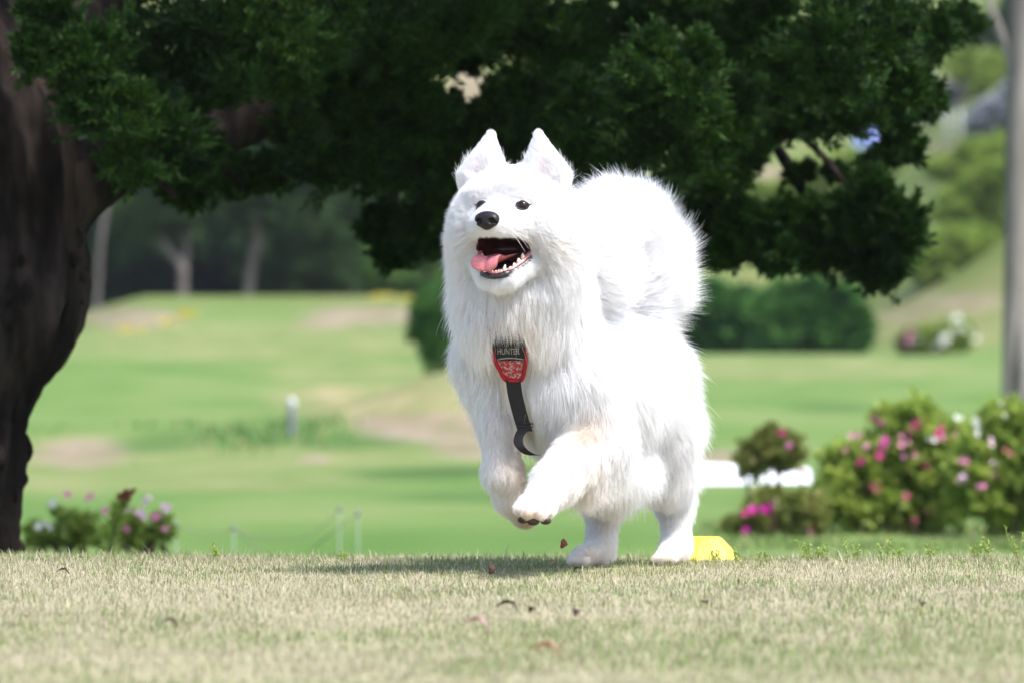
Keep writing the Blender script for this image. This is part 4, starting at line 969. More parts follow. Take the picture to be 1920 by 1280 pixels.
    hx = (cen - HEAD_O) @ np.array([HR, HF, HU]).T
    inhead = (np.abs(hx[:, 0]) < .085) & (hx[:, 1] > -.01) & (hx[:, 2] > -.13)
    wgt *= np.where(inhead, 3.4, 1.0)
    N = 840000
    tid = rng.choice(len(tri), N, p=wgt / wgt.sum())
    u = rng.uniform(size=(N, 2)); fl = u.sum(1) > 1; u[fl] = 1 - u[fl]
    b0 = 1 - u.sum(1); bc = np.stack([b0, u[:, 0], u[:, 1]], 1)
    def itp(a): 
        x = a[tri[tid]]; return (x * (bc[:, :, None] if x.ndim == 3 else bc)).sum(1)
    p = itp(V); n = unit(itp(Nv)); ln = itp(L); li = itp(LI); fw = itp(FL)
    ke = np.ones(N, bool)
    for ec in eyes:
        d = np.linalg.norm((p - ec) * 1.0, axis=1); q = (p - ec) @ np.array([HR, HF, HU]).T
        ke &= ((q[:, 0] / .0152) ** 2 + (q[:, 2] / .0120) ** 2 + (q[:, 1] / .025) ** 2) > 1
        ln = np.minimum(ln, .0030 + .32 * np.maximum(0, d - .012))
    dn = np.linalg.norm(p - H(0, .128, -.026), axis=1); ke &= nsdf(p) > .0005; ln = np.minimum(ln, .004 + .22 * np.maximum(0, dn - .02))
    dm = MOUTH.d(p); ke &= dm > .002; ln = np.where((p - HEAD_O) @ HF > .0, np.minimum(ln, .006 + .5 * np.maximum(0, dm)), ln)
    # harness footprint
    hp = HARN_PANEL(p); ln = np.where(hp < .008, .006, ln)
    er = (p - HEAD_O) @ np.array([HR, HF, HU]).T; tuft = (np.abs(er[:, 0]) > .012) & (er[:, 2] > .044) & (er[:, 2] < .080) & (er[:, 1] > -.04) & (rng.uniform(size=N) < .06); ln = np.where(tuft, np.maximum(ln, rng.uniform(.012, .024, N)), ln); li = np.where(tuft, .38, li)
    # flow: tangent part of the field plus soft swirls
    sw = np.stack([np.sin(p[:, 2] * 31 + p[:, 0] * 17 + 1), np.sin(p[:, 0] * 37 - p[:, 2] * 11), .6 * np.sin(p[:, 0] * 29 + p[:, 1] * 13 + 2)], 1)
    f = fw + .22 * sw; t = unit(f - n * (f * n).sum(1)[:, None])
    amp = np.clip(np.linalg.norm(fw, axis=1), .35, 1)[:, None]
    # clumps: every hair bends towards the hair that leads its tuft
    G = rng.choice(N, N // 34, replace=False)
    kd = kdtree.KDTree(len(G))
    for i, g in enumerate(G): kd.insert(p[g], i)
    kd.balance()
    ci = np.array([kd.find(q)[1] for q in p])
    gnoise = rng.normal(0, .12, (len(G), 3)); gl = rng.uniform(.86, 1.10, len(G))
    d0 = unit(t * amp * (1 - li)[:, None] * 1.5 + n * li[:, None] * 1.28 + gnoise[ci] + rng.normal(0, .26, (N, 3)))
    ln = ln * gl[ci] * np.where(rng.uniform(size=N) < .12, rng.uniform(.95, 1.28, N), rng.uniform(.62, 1.0, N))
    K = 6; s = np.linspace(0, 1, K)
    grav = np.array([0, 0, -1.0]); gfac = np.clip(ln / .06, 0, 1)[:, None] * .22
    wig = rng.normal(0, 1, (N, 3)); ph = rng.uniform(0, 6.28, N)
    pts = np.empty((N, K, 3))
    for k in range(K):
        bend = (t * amp * .30 + grav * gfac) * s[k] ** 2
        wv = wig * (np.sin(s[k] * 5 + ph) - np.sin(ph))[:, None] * .035
        pts[:, k] = p + ln[:, None] * (d0 * s[k] + bend + wv * s[k])
    tip = pts[G, :, :] - p[G][:, None, :]
    lead = p[G][ci][:, None, :] + tip[ci] * (ln / np.maximum(ln[G][ci], 1e-4))[:, None, None].clip(0, 1.3)
    cl = (.27 * s ** 1.3)[None, :, None] * np.clip(ln / .02, .35, 1)[:, None, None]
    pts = pts * (1 - cl) + lead * cl
    # no hair across the open mouth
    tipp = pts[:, -1]; tpy = 640 - (tipp[:, 2] - CAMH) / tipp[:, 1] * FPX; cut_ = rng.normal(647, 4, N); ke &= ~((HARN_PANEL(tipp) < .001) & (tpy > cut_) & (rng.uniform(size=N) < .985))
    midp = pts[:, 3]; mpy = 640 - (midp[:, 2] - CAMH) / midp[:, 1] * FPX; ke &= ~((HARN_PANEL(midp) < .001) & (mpy > cut_) & (rng.uniform(size=N) < .985))
    md3 = MOUTH.d(pts.reshape(-1, 3)).reshape(N, K).min(1); ke &= (md3 > -.004)
    pts = pts[ke]; M = len(pts); lnk = ln[ke]
    cu = bpy.data.hair_curves.new('coat'); cu.add_curves([K] * M)
    cu.position_data.foreach_set('vector', pts.astype(np.float32).ravel())
    r0 = np.clip(.00014 + .0022 * lnk, .00017, .00026)[:, None] * rng.uniform(.7, 1.25, (M, 1))
    rad = r0 * np.array([1, 1, .92, .75, .5, .12])[None, :]
    cu.points.foreach_set('radius', rad.astype(np.float32).ravel())
    # cream, grubby tints on paws, pasterns, elbow; belly, inner leg, bib include painted shade
    pk = p[ke]; kx = pk[:, 0] / pk[:, 1] * FPX + 960; ky = 640 - (pk[:, 2] - CAMH) / pk[:, 1] * FPX
    def spot(x, y, rx, ry, a): return a * np.exp(-((kx - x) / rx) ** 2 - ((ky - y) / ry) ** 2)
    cr = spot(1105, 800, 45, 50, .38) + spot(1003, 970, 45, 22, .45) + spot(1110, 1045, 45, 18, .4) + spot(1258, 1045, 40, 18, .35) + spot(965, 850, 40, 70, .35) + spot(1140, 940, 60, 40, .30) + spot(985, 970, 30, 25, .4) + spot(965, 600, 70, 40, .22) + spot(1040, 470, 50, 30, .14) + spot(1090, 880, 40, 40, .25)
    cr = cr * (.55 + .9 * vnoise(kx, ky, .05, 4)) + .05 * vnoise(kx, ky, .02, 7); cr = np.clip(cr * rng.uniform(.5, 1.4, M), 0, .8)
    ca_ = cu.attributes.new('cream', 'FLOAT', 'CURVE'); ca_.data.foreach_set('value', cr.astype(np.float32))
    hm = bpy.data.materials.new('white_coat'); hm.use_nodes = True; nt = hm.node_tree; nt.nodes.clear()
    out = nt.nodes.new('ShaderNodeOutputMaterial'); hi_ = nt.nodes.new('ShaderNodeHairInfo')
    rp = ramp(nt, hi_.outputs['Intercept'], [(0, (.88, .86, .84)), (.35, (.915, .91, .915)), (1, (.93, .935, .955))])
    df = nt.nodes.new('ShaderNodeBsdfDiffuse'); tr = nt.nodes.new('ShaderNodeBsdfTranslucent'); gl_ = nt.nodes.new('ShaderNodeBsdfGlossy'); gl_.inputs['Roughness'].default_value = .45
    ca = nt.nodes.new('ShaderNodeAttribute'); ca.attribute_name = 'cream'
    cm = nt.nodes.new('ShaderNodeMix'); cm.data_type = 'RGBA'; nt.links.new(ca.outputs['Fac'], cm.inputs[0]); nt.links.new(rp.outputs[0], cm.inputs[6]); cm.inputs[7].default_value = (.72, .56, .38, 1)
    nt.links.new(cm.outputs[2], df.inputs[0]); nt.links.new(cm.outputs[2], tr.inputs[0])
    m1 = nt.nodes.new('ShaderNodeMixShader'); m1.inputs[0].default_value = .55; nt.links.new(df.outputs[0], m1.inputs[1]); nt.links.new(tr.outputs[0], m1.inputs[2])
    m2 = nt.nodes.new('ShaderNodeMixShader'); m2.inputs[0].default_value = .04; nt.links.new(m1.outputs[0], m2.inputs[1]); nt.links.new(gl_.outputs[0], m2.inputs[2])
    nt.links.new(m2.outputs[0], out.inputs[0])
    cu.materials.append(hm)
    fo = bpy.data.objects.new('coat', cu); COL.objects.link(fo); fo.parent = root; fo.location = -root.location
    # whiskers
    wr = np.random.default_rng(3)
    for s_ in (-1, 1):
        for i in range(6):
            q0 = (s_ * wr.uniform(.022, .032), wr.uniform(.085, .105), wr.uniform(-.050, -.036)); a = H(*q0)
            dv = unit(HR * s_ * wr.uniform(.5, .9) + HF * wr.uniform(-.1, .5) + HU * wr.uniform(-.8, -.1)); le = wr.uniform(.03, .05)
            V1, F1 = tube([a, a + dv * le * .5 + HU * .002, a + dv * le - HU * .004], [.00035, .00028, .0001], 4, 6); obj('whisker', mesh_np('whisker', V1, F1), skin, root)
    return root
# ------------------------------------------------------------------ harness: outline of the chest panel in picture rows, worn on the chest
HP_ROWS = [(605, 900, 1006), (622, 905, 1002), (645, 914, 993), (665, 921, 991), (685, 929, 988), (700, 938, 984), (713, 945, 981), (718, 950, 978)]
def HARN_PANEL(P):
    """distance (m, approx.) from the panel's outline, in front of the chest only"""
    px = P[:, 0] / P[:, 1] * FPX + 960; py = 640 - (P[:, 2] - CAMH) / P[:, 1] * FPX
    ys = [r[0] for r in HP_ROWS]; l = np.interp(py, ys, [r[1] for r in HP_ROWS]); r = np.interp(py, ys, [r[2] for r in HP_ROWS])
    dx = np.maximum(l - px, px - r); dy = np.maximum(638 - py, py - 722)
    sx = np.interp(py, [718, 760, 800, 850], [962, 968, 982, 985]); st = np.maximum(np.abs(px - sx) - 18, np.maximum(700 - py, py - 845))
    d = np.minimum(np.maximum(dx, dy), st) * 9.5 / FPX
    return np.where(P[:, 1] < 9.75, d, 1.0)

def build_harness(dog):
    root = empty('dog_harness', PX(962, 720, 9.50))
    tag(root, 'black and red chest harness with a dark strap worn by the white dog', 'harness')
    def skin_y(px, py, off):
        ys = np.linspace(9.30, 9.80, 500); d = body_sdf(np.array([PX(px, py, y) for y in ys])); i = int(np.argmax(d < 0))
        return (ys[i] if d[i] < 0 else 9.6) - off
    # a smooth front surface for the panel
    yt = np.array([skin_y(957, r[0], .022) for r in HP_ROWS]); yt = np.polyval(np.polyfit([r[0] for r in HP_ROWS], yt, 2), [r[0] for r in HP_ROWS]); yt = yt + np.array([.030 * smooth01((642 - r[0]) / 40) for r in HP_ROWS])
    def py_(py): return np.interp(py, [r[0] for r in HP_ROWS], yt)
    def lr(py):
        ys = [r[0] for r in HP_ROWS]; return np.interp(py, ys, [r[1] for r in HP_ROWS]), np.interp(py, ys, [r[2] for r in HP_ROWS])
    def surf(py, t, lift=0):
        l, r = lr(py); px = l + (r - l) * t; y = py_(py) + .010 * (2 * t - 1) ** 2 - lift
        return PX(px, py, y)
    def sheet(py0, py1, t0, t1, lift, thick, n=12, m=10, arch=0):
        V = []
        for th in (0, thick):
            for i in range(n):
                for j in range(m):
                    t = t0 + (t1 - t0) * j / (m - 1); a = py0 - arch * (1 - (2 * (j / (m - 1)) - 1) ** 2)
                    V.append(surf(a + (py1 - a) * i / (n - 1), t, lift - th))
        V = np.array(V); i = np.arange(n - 1)[:, None]; j = np.arange(m - 1)[None, :]
        q = np.stack([i * m + j, (i + 1) * m + j, (i + 1) * m + j + 1, i * m + j + 1], -1).reshape(-1, 4); k = n * m
        F = [q, q[:, ::-1] + k]
        ring = [a for a in range(m)] + [b * m + m - 1 for b in range(1, n)] + [(n - 1) * m + a for a in range(m - 2, -1, -1)] + [b * m for b in range(n - 2, 0, -1)]
        ring = np.array(ring); nx = np.roll(ring, -1); F.append(np.stack([ring, nx, nx + k, ring + k], 1))
        return V, [np.concatenate(F)]
    black = mat_plain('harness_black_mesh', [(.35, (.012, .013, .016)), (.65, (.030, .032, .038))], .85, 900, .3, .0006)
    red = mat_plain('harness_red_binding', [(.3, (.30, .008, .018)), (.7, (.40, .014, .028))], .7, 400, .3, .0006)
    grey = mat_plain('harness_print_grey', [(.3, (.26, .26, .26)), (.7, (.36, .36, .36))], .6, 200)
    strapm = mat_plain('strap_webbing', [(.35, (.014, .012, .013)), (.65, (.032, .028, .029))], .8, 700, .4, .0006, .2, (1, 1, 3))
    m, nt, b = nodes_of('harness_printed_red'); nn = noise_node(nt, 210, 3, .7); r = ramp(nt, nn.outputs['Fac'], [(.52, (.33, .016, .032)), (.58, (.42, .36, .34))]); nt.links.new(r.outputs[0], b.inputs['Base Color']); b.inputs['Roughness'].default_value = .75
    V, F = sheet(612, 676, .10, .90, .0035, .005); pn = obj('chest_panel', mesh_np('chest_panel', V, F), black, root)
    V, F = sheet(677, 710, .13, .87, .0030, .005, 10, 12, 5); obj('printed_panel', mesh_np('printed_panel', V, F), m, root)
    pa = [surf(676 - 5 * (1 - (2 * t - 1) ** 2), t, .0040) for t in np.linspace(.12, .88, 14)]; V, F = tube(pa, [.0011] * 14, 6); obj('piping', mesh_np('piping', V, F), grey, root)
    # binding: one red border around both sides and the foot
    pts = [surf(y, .05, .003) for y in np.linspace(612, 706, 14)] + [surf(712, t, .003) for t in np.linspace(.12, .88, 7)] + [surf(y, .95, .003) for y in np.linspace(706, 612, 14)]
    V, F = tube(pts, [.0037] * len(pts), 10, 90, None, (1, 1)); obj('binding', mesh_np('binding', V, F), red, root)
    # lettering
    cu = bpy.data.curves.new('lettering', 'FONT'); cu.body = 'HUNTER'; cu.size = .0145; cu.align_x = 'CENTER'; cu.extrude = .0003
    to = bpy.data.objects.new('lettering_tmp', cu); COL.objects.link(to)
    dg = bpy.context.evaluated_depsgraph_get(); me = bpy.data.meshes.new_from_object(to.evaluated_get(dg)); bpy.data.objects.remove(to)
    n = len(me.vertices); co = np.zeros(n * 3); me.vertices.foreach_get('co', co); co = co.reshape(-1, 3)
    w = co[:, 0].max() - co[:, 0].min(); W = .0365
    cx = 953 + co[:, 0] * (W / w) * FPX / 9.47; cyy = 664 - co[:, 1] * 1.0 * FPX / 9.47
    out = []
    for a, bb, z in zip(cx, cyy, co[:, 2]):
        l, r = lr(bb); t = (a - l) / (r - l); out.append(surf(bb, t, .0042 + z))
    me.vertices.foreach_set('co', np.array(out, dtype=np.float32).ravel()); me.update(); me.name = 'lettering'
    lo = bpy.data.objects.new('lettering', me); me.materials.clear(); me.materials.append(grey); COL.objects.link(lo); lo.parent = pn; lo.location = (0, 0, 0)
    # strap down between the fore legs
    SP = [(962, 712), (966, 740), (972, 765), (979, 790), (985, 808)]
    def band(pts, hw, nm, off):
        Vv = []
        n = len(pts)
        for i, (a, bb, y) in enumerate(pts):
            for s, th in ((-1, 0), (1, 0), (1, .0022), (-1, .0022)):
                h = hw[i] if hasattr(hw, '__len__') else hw
                Vv.append(PX(a + s * h, bb, y - th))
        i = np.arange(n - 1)[:, None]; j = np.arange(4)[None, :]; k = (j + 1) % 4
        q = np.stack([i * 4 + j, i * 4 + k, (i + 1) * 4 + k, (i + 1) * 4 + j], -1).reshape(-1, 4)
        q = np.vstack([q, [[0, 1, 2, 3]], [[4 * n - 1, 4 * n - 2, 4 * n - 3, 4 * n - 4]]])
        return obj(nm, mesh_np(nm, Vv, [q], False), strapm, root)
    y0 = py_(714) - .003
    pp, _ = resample([(a, bb, y0 + .022 * i / 4) for i, (a, bb) in enumerate(SP)], [1] * 5, 20)
    band(pp, 14.0, 'strap', 0)
    # slider and the loose loop below it
    V, F = tube([PX(a, bb, y0 + .016) for a, bb in ((968, 792), (998, 794), (999, 800), (969, 798), (968, 792))], [.0016] * 5, 6); obj('slider', mesh_np('slider', V, F), black, root)
    lp = [(986, 800, y0 + .02, 13), (974, 815, y0 + .014, 9), (972, 830, y0 + .012, 9), (980, 842, y0 + .014, 9), (992, 850, y0 + .022, 10), (1004, 853, y0 + .035, 11)]
    pp, hw = resample([q[:3] for q in lp], [q[3] for q in lp], 22); band(pp, hw, 'strap_loop', 0)
    # shoulder straps disappearing into the ruff
    for a in (((902, 612), (880, 590), (858, 575)), ((1004, 612), (1035, 592), (1075, 570))):
        ps = [PX(x, y, skin_y(x, y, .008)) for x, y in a]; V, F = tube(ps, [.006, .006, .005], 8, 14, None, (1, .4)); obj('shoulder_strap', mesh_np('shoulder_strap', V, F), red, root)
DOG = build_dog()
build_harness(DOG)
# ------------------------------------------------------------------ small things
def build_details():
    rng = np.random.default_rng(9)
    # yellow marker dome on the lawn
    Y = 10.36; c = np.array([PX(1322, 0, Y)[0], Y, terrain_z(PX(1322, 0, Y)[0], Y)]); 
    ym, nt, b = nodes_of('yellow_plastic'); nn = noise_node(nt, 60, 4); r = ramp(nt, nn.outputs['Fac'], [(.3, (.82, .56, .045)), (.7, (.88, .63, .07))]); nt.links.new(r.outputs[0], b.inputs['Base Color']); b.inputs['Roughness'].default_value = .45
    b.inputs['Subsurface Weight'].default_value = .1
    root = empty('marker_cone', c); tag(root, 'yellow plastic marker dome on the grass behind the hind paw', 'marker')
    s = Y / FPX; prof = [(72, -6), (70, 0), (50, 26), (34, 42), (28, 46), (18, 46), (17, 44), (26, 43), (46, 24), (66, -6)]
    n = 12; ang = np.linspace(0, 2 * math.pi, n, endpoint=False) + .26
    V = np.array([[c[0] + p * s * math.cos(a), c[1] + p * s * math.sin(a), c[2] + h * s] for p, h in prof for a in ang]); k = len(prof)
    i = np.arange(k - 1)[:, None]; j = np.arange(n)[None, :]; j2 = (j + 1) % n
    obj('shell', mesh_np('shell', V, [np.stack([i * n + j, i * n + j2, (i + 1) * n + j2, (i + 1) * n + j], -1).reshape(-1, 4)], False), ym, root)
    ri = [(c[0] + 71.5 * s * math.cos(a), c[1] + 71.5 * s * math.sin(a), c[2] - .003) for a in np.linspace(0, 2 * math.pi, 25)]
    V, F = tube(ri, [.003] * 25, 6); obj('rim', mesh_np('rim', V, F), ym, root)
    # fallen leaves
    lm = mat_plain('dead_leaf', [(.3, (.022, .010, .007)), (.7, (.060, .030, .020))], .7, 60, .4, .002)
    lm2 = mat_plain('dead_leaf_tan', [(.3, (.34, .16, .10)), (.7, (.46, .25, .17))], .7, 60, .4, .002)
    lm3 = mat_plain('fallen_petal', [(.3, (.36, .16, .20)), (.7, (.50, .30, .33))], .7, 60, .4, .002)
    def leaf(px, py, size, label, m, tilt=None, air=False, stand=.3, cat='leaf', grp='dead leaves lying on the lawn'):
        Yl = CAMH * FPX / (py - 640) if not air else 9.75
        p = PX(px, py, Yl)
        u = np.linspace(0, 1, 9); w = np.sin(u * math.pi) ** .75 * .32 * (1 + .15 * np.sin(u * 17)); cur = .25 * np.sin(u * math.pi * 1.1)
        rows = []
        for q, ww, cc in zip(u, w, cur):
            for x in (-1, -.5, 0, .5, 1): rows.append((x * ww, q - .5, cc + .25 * ww * x * x + .03 * math.sin(9 * q + 4 * x)))
        V = np.array(rows) * size; i = np.arange(8)[:, None]; j = np.arange(4)[None, :]
        F = np.stack([i * 5 + j, i * 5 + j + 1, (i + 1) * 5 + j + 1, (i + 1) * 5 + j], -1).reshape(-1, 4)
        me = mesh_np('fallen_leaf', V, [F]); me.materials.append(m)
        o = bpy.data.objects.new('fallen_leaf', me); COL.objects.link(o); o.location = (p[0], p[1], p[2] + (0 if air else .020))
        o.rotation_euler = tilt if tilt else (rng.uniform(-.3, .3) + stand, rng.uniform(-.4, .4), rng.uniform(0, 6.28))
        md = o.modifiers.new('thick', 'SOLIDIFY'); md.thickness = .0006
        tag(o, label, cat, grp)
    leaf(920, 1088, .021, 'crumpled dark leaf standing upright in the grass below the raised paw', lm, (1.3, .3, .4))
    leaf(952, 1166, .034, 'dark reddish leaf lying flat below the dog in the open lawn', lm, (.35, .1, 1.3))
    leaf(999, 1170, .016, 'tiny dark leaf just beside the reddish one', lm)
    leaf(319, 1196, .022, 'small dark leaf alone on the lawn at the left', lm, (.4, .1, 1.2))
    leaf(893, 1200, .034, 'pale pinkish petal lying near the bottom middle', lm3, (.25, .1, 1.4), cat='petal')
    leaf(1022, 1256, .044, 'blurred orange-tan leaf closest to the camera', lm2, (.35, .1, 1.5))
    leaf(1083, 1176, .018, 'small brown leaf right of the reddish leaf', lm)
    leaf(1727, 1158, .016, 'small reddish fleck of leaf on the lawn at the right', lm)
    leaf(1322, 1156, .015, 'small brown fleck of leaf in the lawn middle right', lm)
    leaf(118, 1095, .022, 'thin brown leaf in the grass at the far left', lm, (.2, 0, 1.5))
    leaf(1036, 1078, .014, 'tiny black leaf in the grass under the hind paw', lm)
    leaf(1083, 1090, .015, 'tiny brown curl of leaf before the hind paw', lm)
    leaf(1055, 1018, .020, 'small red-brown leaf kicked up into the air beside the hind leg', mat_plain('red_leaf', [(.3, (.12, .025, .018)), (.7, (.20, .055, .04))], .6, 80), (1.25, .5, .35), True, grp=None)
    # weeds at the crest
    wm = mat_leaf('weed_leaf', [(0, (.16, .26, .045)), (.6, (.30, .39, .09)), (1, (.50, .50, .20))], .5, .35, .3, nscale=40)
    def weed(px, h, label, spread=1.0, n=5, bushy=26, Y=10.25):
        x = (px - 960) * Y / FPX; z = float(terrain_z(x, Y)); root = empty('weed_plant', (x, Y, z)); tag(root, label, 'weed', 'small weeds along the crest of the lawn')
        sp = []; lv = []
        for i in range(n):
            a = rng.uniform(-1, 1) * spread; hh = h * rng.uniform(.55, 1.0) * Y / FPX
            top = np.array([x + a * hh * .6, Y + rng.uniform(-.5, .5) * hh, z + hh]); p0 = np.array([x + a * .004, Y, z - .004])
            sp.append(tube([p0, (p0 + top) / 2 + rng.normal(0, .002, 3), top], [.0008, .0007, .0004], 5, 8))
            m = bushy // n + 3; t = rng.uniform(.3, 1, m)[:, None]; C = p0 * (1 - t) + top * t; D = unit(rng.normal(size=(m, 3)) + [0, 0, .6])
            lv.append(leaf_quads(C, D, unit(rng.normal(size=(m, 3)) + [0, 0, 1]), rng.uniform(.005, .010, m), rng.uniform(.0030, .0055, m)))
        V, F = join(sp); obj('stem', mesh_np('stem', V, F), wm, root); V, F = join(lv); obj('leaves', mesh_np('leaves', V, F, False), wm, root)
    for px, h, lab in [(1248, 40, 'leafy green weed directly in front of the right hind paw'), (1340, 26, 'small weed growing before the yellow marker'), (1380, 28, 'small weed at the foot of the yellow marker slope'), (1428, 26, 'low weed on the crest below the small azalea stem'),
                       (1512, 42, 'clump of weed on the crest with one tall thin spike'), (1542, 36, 'bushy weed on the crest between the small and the large azalea'), (1600, 44, 'dry-tipped weed clump on the crest below the large azalea'), (1660, 46, 'tallest of the middle weeds below the magenta azalea'),
                       (1684, 38, 'yellowish weed next to the tallest middle weed'), (1750, 40, 'slim weed with a pale tip on the crest'), (1830, 48, 'upright weed with small yellow-green heads near the right edge'), (1858, 42, 'leafy weed just left of the tall edge weed'), (1912, 66, 'tall weed with pale flower heads at the right picture edge'),
                       (640, 26, 'tiny weed on the crest left of the dog'), (400, 34, 'thin dark spike of grass weed on the crest at the left')]:
        weed(px, h, lab, .8, 5 if h > 30 else 4, 34 if h > 30 else 22)
    # bollard lamp on the fairway
    post = mat_plain('post_grey', [(.3, (.13, .14, .15)), (.7, (.22, .23, .24))], .7, 20); white = mat_plain('cap_white', [(.3, (.42, .42, .46)), (.7, (.52, .52, .56))], .5, 20)
    Y = 37.0; g = gz(547, Y); x = (547 - 960) * Y / FPX; root = empty('marker_post', (x, Y, g)); tag(root, 'short grey post with a rounded white cap on the fairway ridge', 'post')
    zt = PX(547, 760, Y)[2]; zc = PX(547, 744, Y)[2]
    V, F = tube([(x, Y, g - .05), (x, Y, (g + zt) / 2), (x, Y, zt)], [.024, .024, .024], 14, 6); obj('shaft', mesh_np('shaft', V, F), post, root)
    V, F = tube([(x, Y, zt - .004), (x, Y, zt + .006), (x, Y, zt + .03), (x, Y, zc - .006), (x, Y, zc)], [.023, .027, .027, .018, .004], 14); obj('cap', mesh_np('cap', V, F), white, root)
    # rope fence in the hollow
    pale = mat_plain('stake_pale', [(.3, (.30, .36, .28)), (.7, (.40, .46, .36))], .6, 20); ropem = mat_plain('rope_grey', [(.3, (.13, .15, .10)), (.7, (.20, .22, .15))], .9, 80)
    Y = 19.0
    st = [(330, 980, 'thin pale stake leaning in the hollow, leftmost of the rope fence'), (438, 985, 'thin pale stake where the rope dips beyond the pink azalea'), (636, 950, 'thin pale stake holding up the middle of the rope'), (671, 958, 'pale stake at the free end of the rope fence, nearest the dog')]
    tops = []
    for px, py, lab in st:
        x = (px - 960) * Y / FPX; g = float(terrain_z(x, Y)); zt = PX(px, py, Y)[2]; root = empty('fence_stake', (x, Y, g)); tag(root, lab, 'stake', 'stakes of the rope fence'); tops.append((x, Y, zt - .012))
        V, F = tube([(x, Y, g - .03), (x, Y, (g + zt) / 2), (x, Y, zt)], [.0032, .0032, .003], 8, 6); obj('shaft', mesh_np('shaft', V, F), pale, root)
        V, F = tube([(x, Y, zt - .015), (x, Y, zt - .004), (x, Y, zt + .006)], [.005, .007, .004], 8); obj('cap', mesh_np('cap', V, F), post, root)
    for a, bq, lab in ((0, 1, 'short slack rope between the two left stakes'), (1, 2, 'long sagging rope between the middle stakes'), ((300 - 960) * Y / FPX, 0, None)):
        if lab is None: continue
        p = np.array(tops[a]); q = np.array(tops[bq]); t = np.linspace(0, 1, 20)[:, None]; pa = p * (1 - t) + q * t; pa[:, 2] -= (.09 if bq == 2 else .015) * 4 * (t * (1 - t))[:, 0] * (.5 + .5 * t[:, 0] if bq == 2 else 1)
        V, F = tube(pa, [.0022] * 20, 6); o = obj('fence_rope', mesh_np('fence_rope', V, F), ropem); tag(o, lab, 'rope', 'ropes of the stake fence')
    p = np.array(tops[3]); pa = [p, p + [-.05, 0, -.03], p + [-.10, 0, -.07], p + [-.16, .1, -.12]]; V, F = tube(pa, [.0022] * 4, 6, 16); o = obj('fence_rope', mesh_np('fence_rope', V, F), ropem); tag(o, 'loose rope end hanging from the stake nearest the dog', 'rope', 'ropes of the stake fence')
    p = np.array(tops[1]); pa = [p, p + [.05, -.2, -.02], p + [.10, -.4, -.05], p + [.15, -.6, -.1]]; V, F = tube(pa, [.0022] * 4, 6, 16); o = obj('fence_rope', mesh_np('fence_rope', V, F), ropem); tag(o, 'rope running from the dipping stake down towards the lawn', 'rope', 'ropes of the stake fence')
    # white board lying behind the small azalea
    Y = 29.0; x0 = (1290 - 960) * Y / FPX; x1 = (1524 - 960) * Y / FPX; zt0 = PX(0, 868, Y)[2]; zt1 = PX(0, 880, Y)[2]; zb = PX(0, 906, Y)[2]
    wb = mat_plain('white_painted_board', [(.3, (.74, .75, .80)), (.7, (.82, .83, .87))], .6, 6)
    root = empty('white_board', ((x0 + x1) / 2, Y, zb)); tag(root, 'long low white board lying on the fairway between the dog and the azaleas', 'board')
    nb = 4
    for i in range(nb):
        a = x0 + (x1 - x0) * i / nb + .002; e = x0 + (x1 - x0) * (i + 1) / nb - .002; za = zt0 + (zt1 - zt0) * i / nb; ze = zt0 + (zt1 - zt0) * (i + 1) / nb
        V = [(a, Y, zb - .04), (e, Y, zb - .04), (e, Y + .25, ze), (a, Y + .25, za), (a, Y + .35, zb - .04), (e, Y + .35, zb - .04), (e, Y + .35, ze - .004), (a, Y + .35, za - .004)]
        F = [(0, 1, 2, 3), (5, 4, 7, 6), (3, 2, 6, 7), (1, 5, 6, 2), (4, 0, 3, 7), (4, 5, 1, 0)]; obj('board', mesh_np('board', V, np.array(F), False), wb, root)
    # yellow wild flowers on the far rise
    def patch(px, py, n, spx, spy, Y, lab):
        x0, z0 = PX(px, py, Y)[[0, 2]]; C = []
        r = np.random.default_rng(px); xs = x0 + r.normal(0, spx * Y / FPX, n); ys = Y + r.normal(0, spy, n); zs = terrain_z(xs, ys)
        C = np.stack([xs, ys, zs + .06], 1); D = unit(r.normal(size=(n, 3)) + [0, 0, .8]); V, F = leaf_quads(C, D, unit(r.normal(size=(n, 3))), .06, .06)
        o = obj('wild_flowers', mesh_np('wild_flowers', V, F, False), M_YEL); tag(o, lab, 'flowers', kind='stuff')
    for px, py, n, sx, lab in [(352, 600, 34, 10, 'brightest patch of yellow wild flowers on the far rise'), (312, 617, 12, 6, 'small patch of yellow wild flowers below the bright one'), (240, 628, 18, 12, 'thin strip of yellow wild flowers below the bare earth'), (720, 568, 22, 16, 'yellow wild flowers on the far crest beside the upright bush'), (770, 572, 18, 12, 'yellow wild flowers on the crest right of the others')]:
        patch(px, py, n, sx, .25, yfor(px, py, 50, 80), lab)
    # hillside: hut roof, wire fence, blue tarpaulin
    Y = yfor(1785, 205, 66, 190); dk = mat_plain('hut_wall', [(.3, (.10, .08, .075)), (.7, (.18, .15, .14))], .8, 3); rf = mat_plain('hut_roof', [(.3, (.085, .085, .11)), (.7, (.15, .15, .19))], .6, 4); dkd = mat_plain('hut_door', [(.3, (.012, .016, .03)), (.7, (.03, .035, .05))], .5, 3)
    def bx(nm, px0, px1, py0, py1, y0, y1, m, root, slope=0):
        a = PX(px0, py1, y0); b_ = PX(px1, py0, y0)
        V = [(a[0], y0, a[2]), (b_[0], y0, a[2]), (b_[0], y1, a[2]), (a[0], y1, a[2]), (a[0], y0, b_[2]), (b_[0], y0, b_[2] - slope), (b_[0], y1, b_[2] - slope), (a[0], y1, b_[2])]
        F = [(0, 3, 2, 1), (4, 5, 6, 7), (0, 1, 5, 4), (1, 2, 6, 5), (2, 3, 7, 6), (3, 0, 4, 7)]; return obj(nm, mesh_np(nm, V, np.array(F), False), m, root)
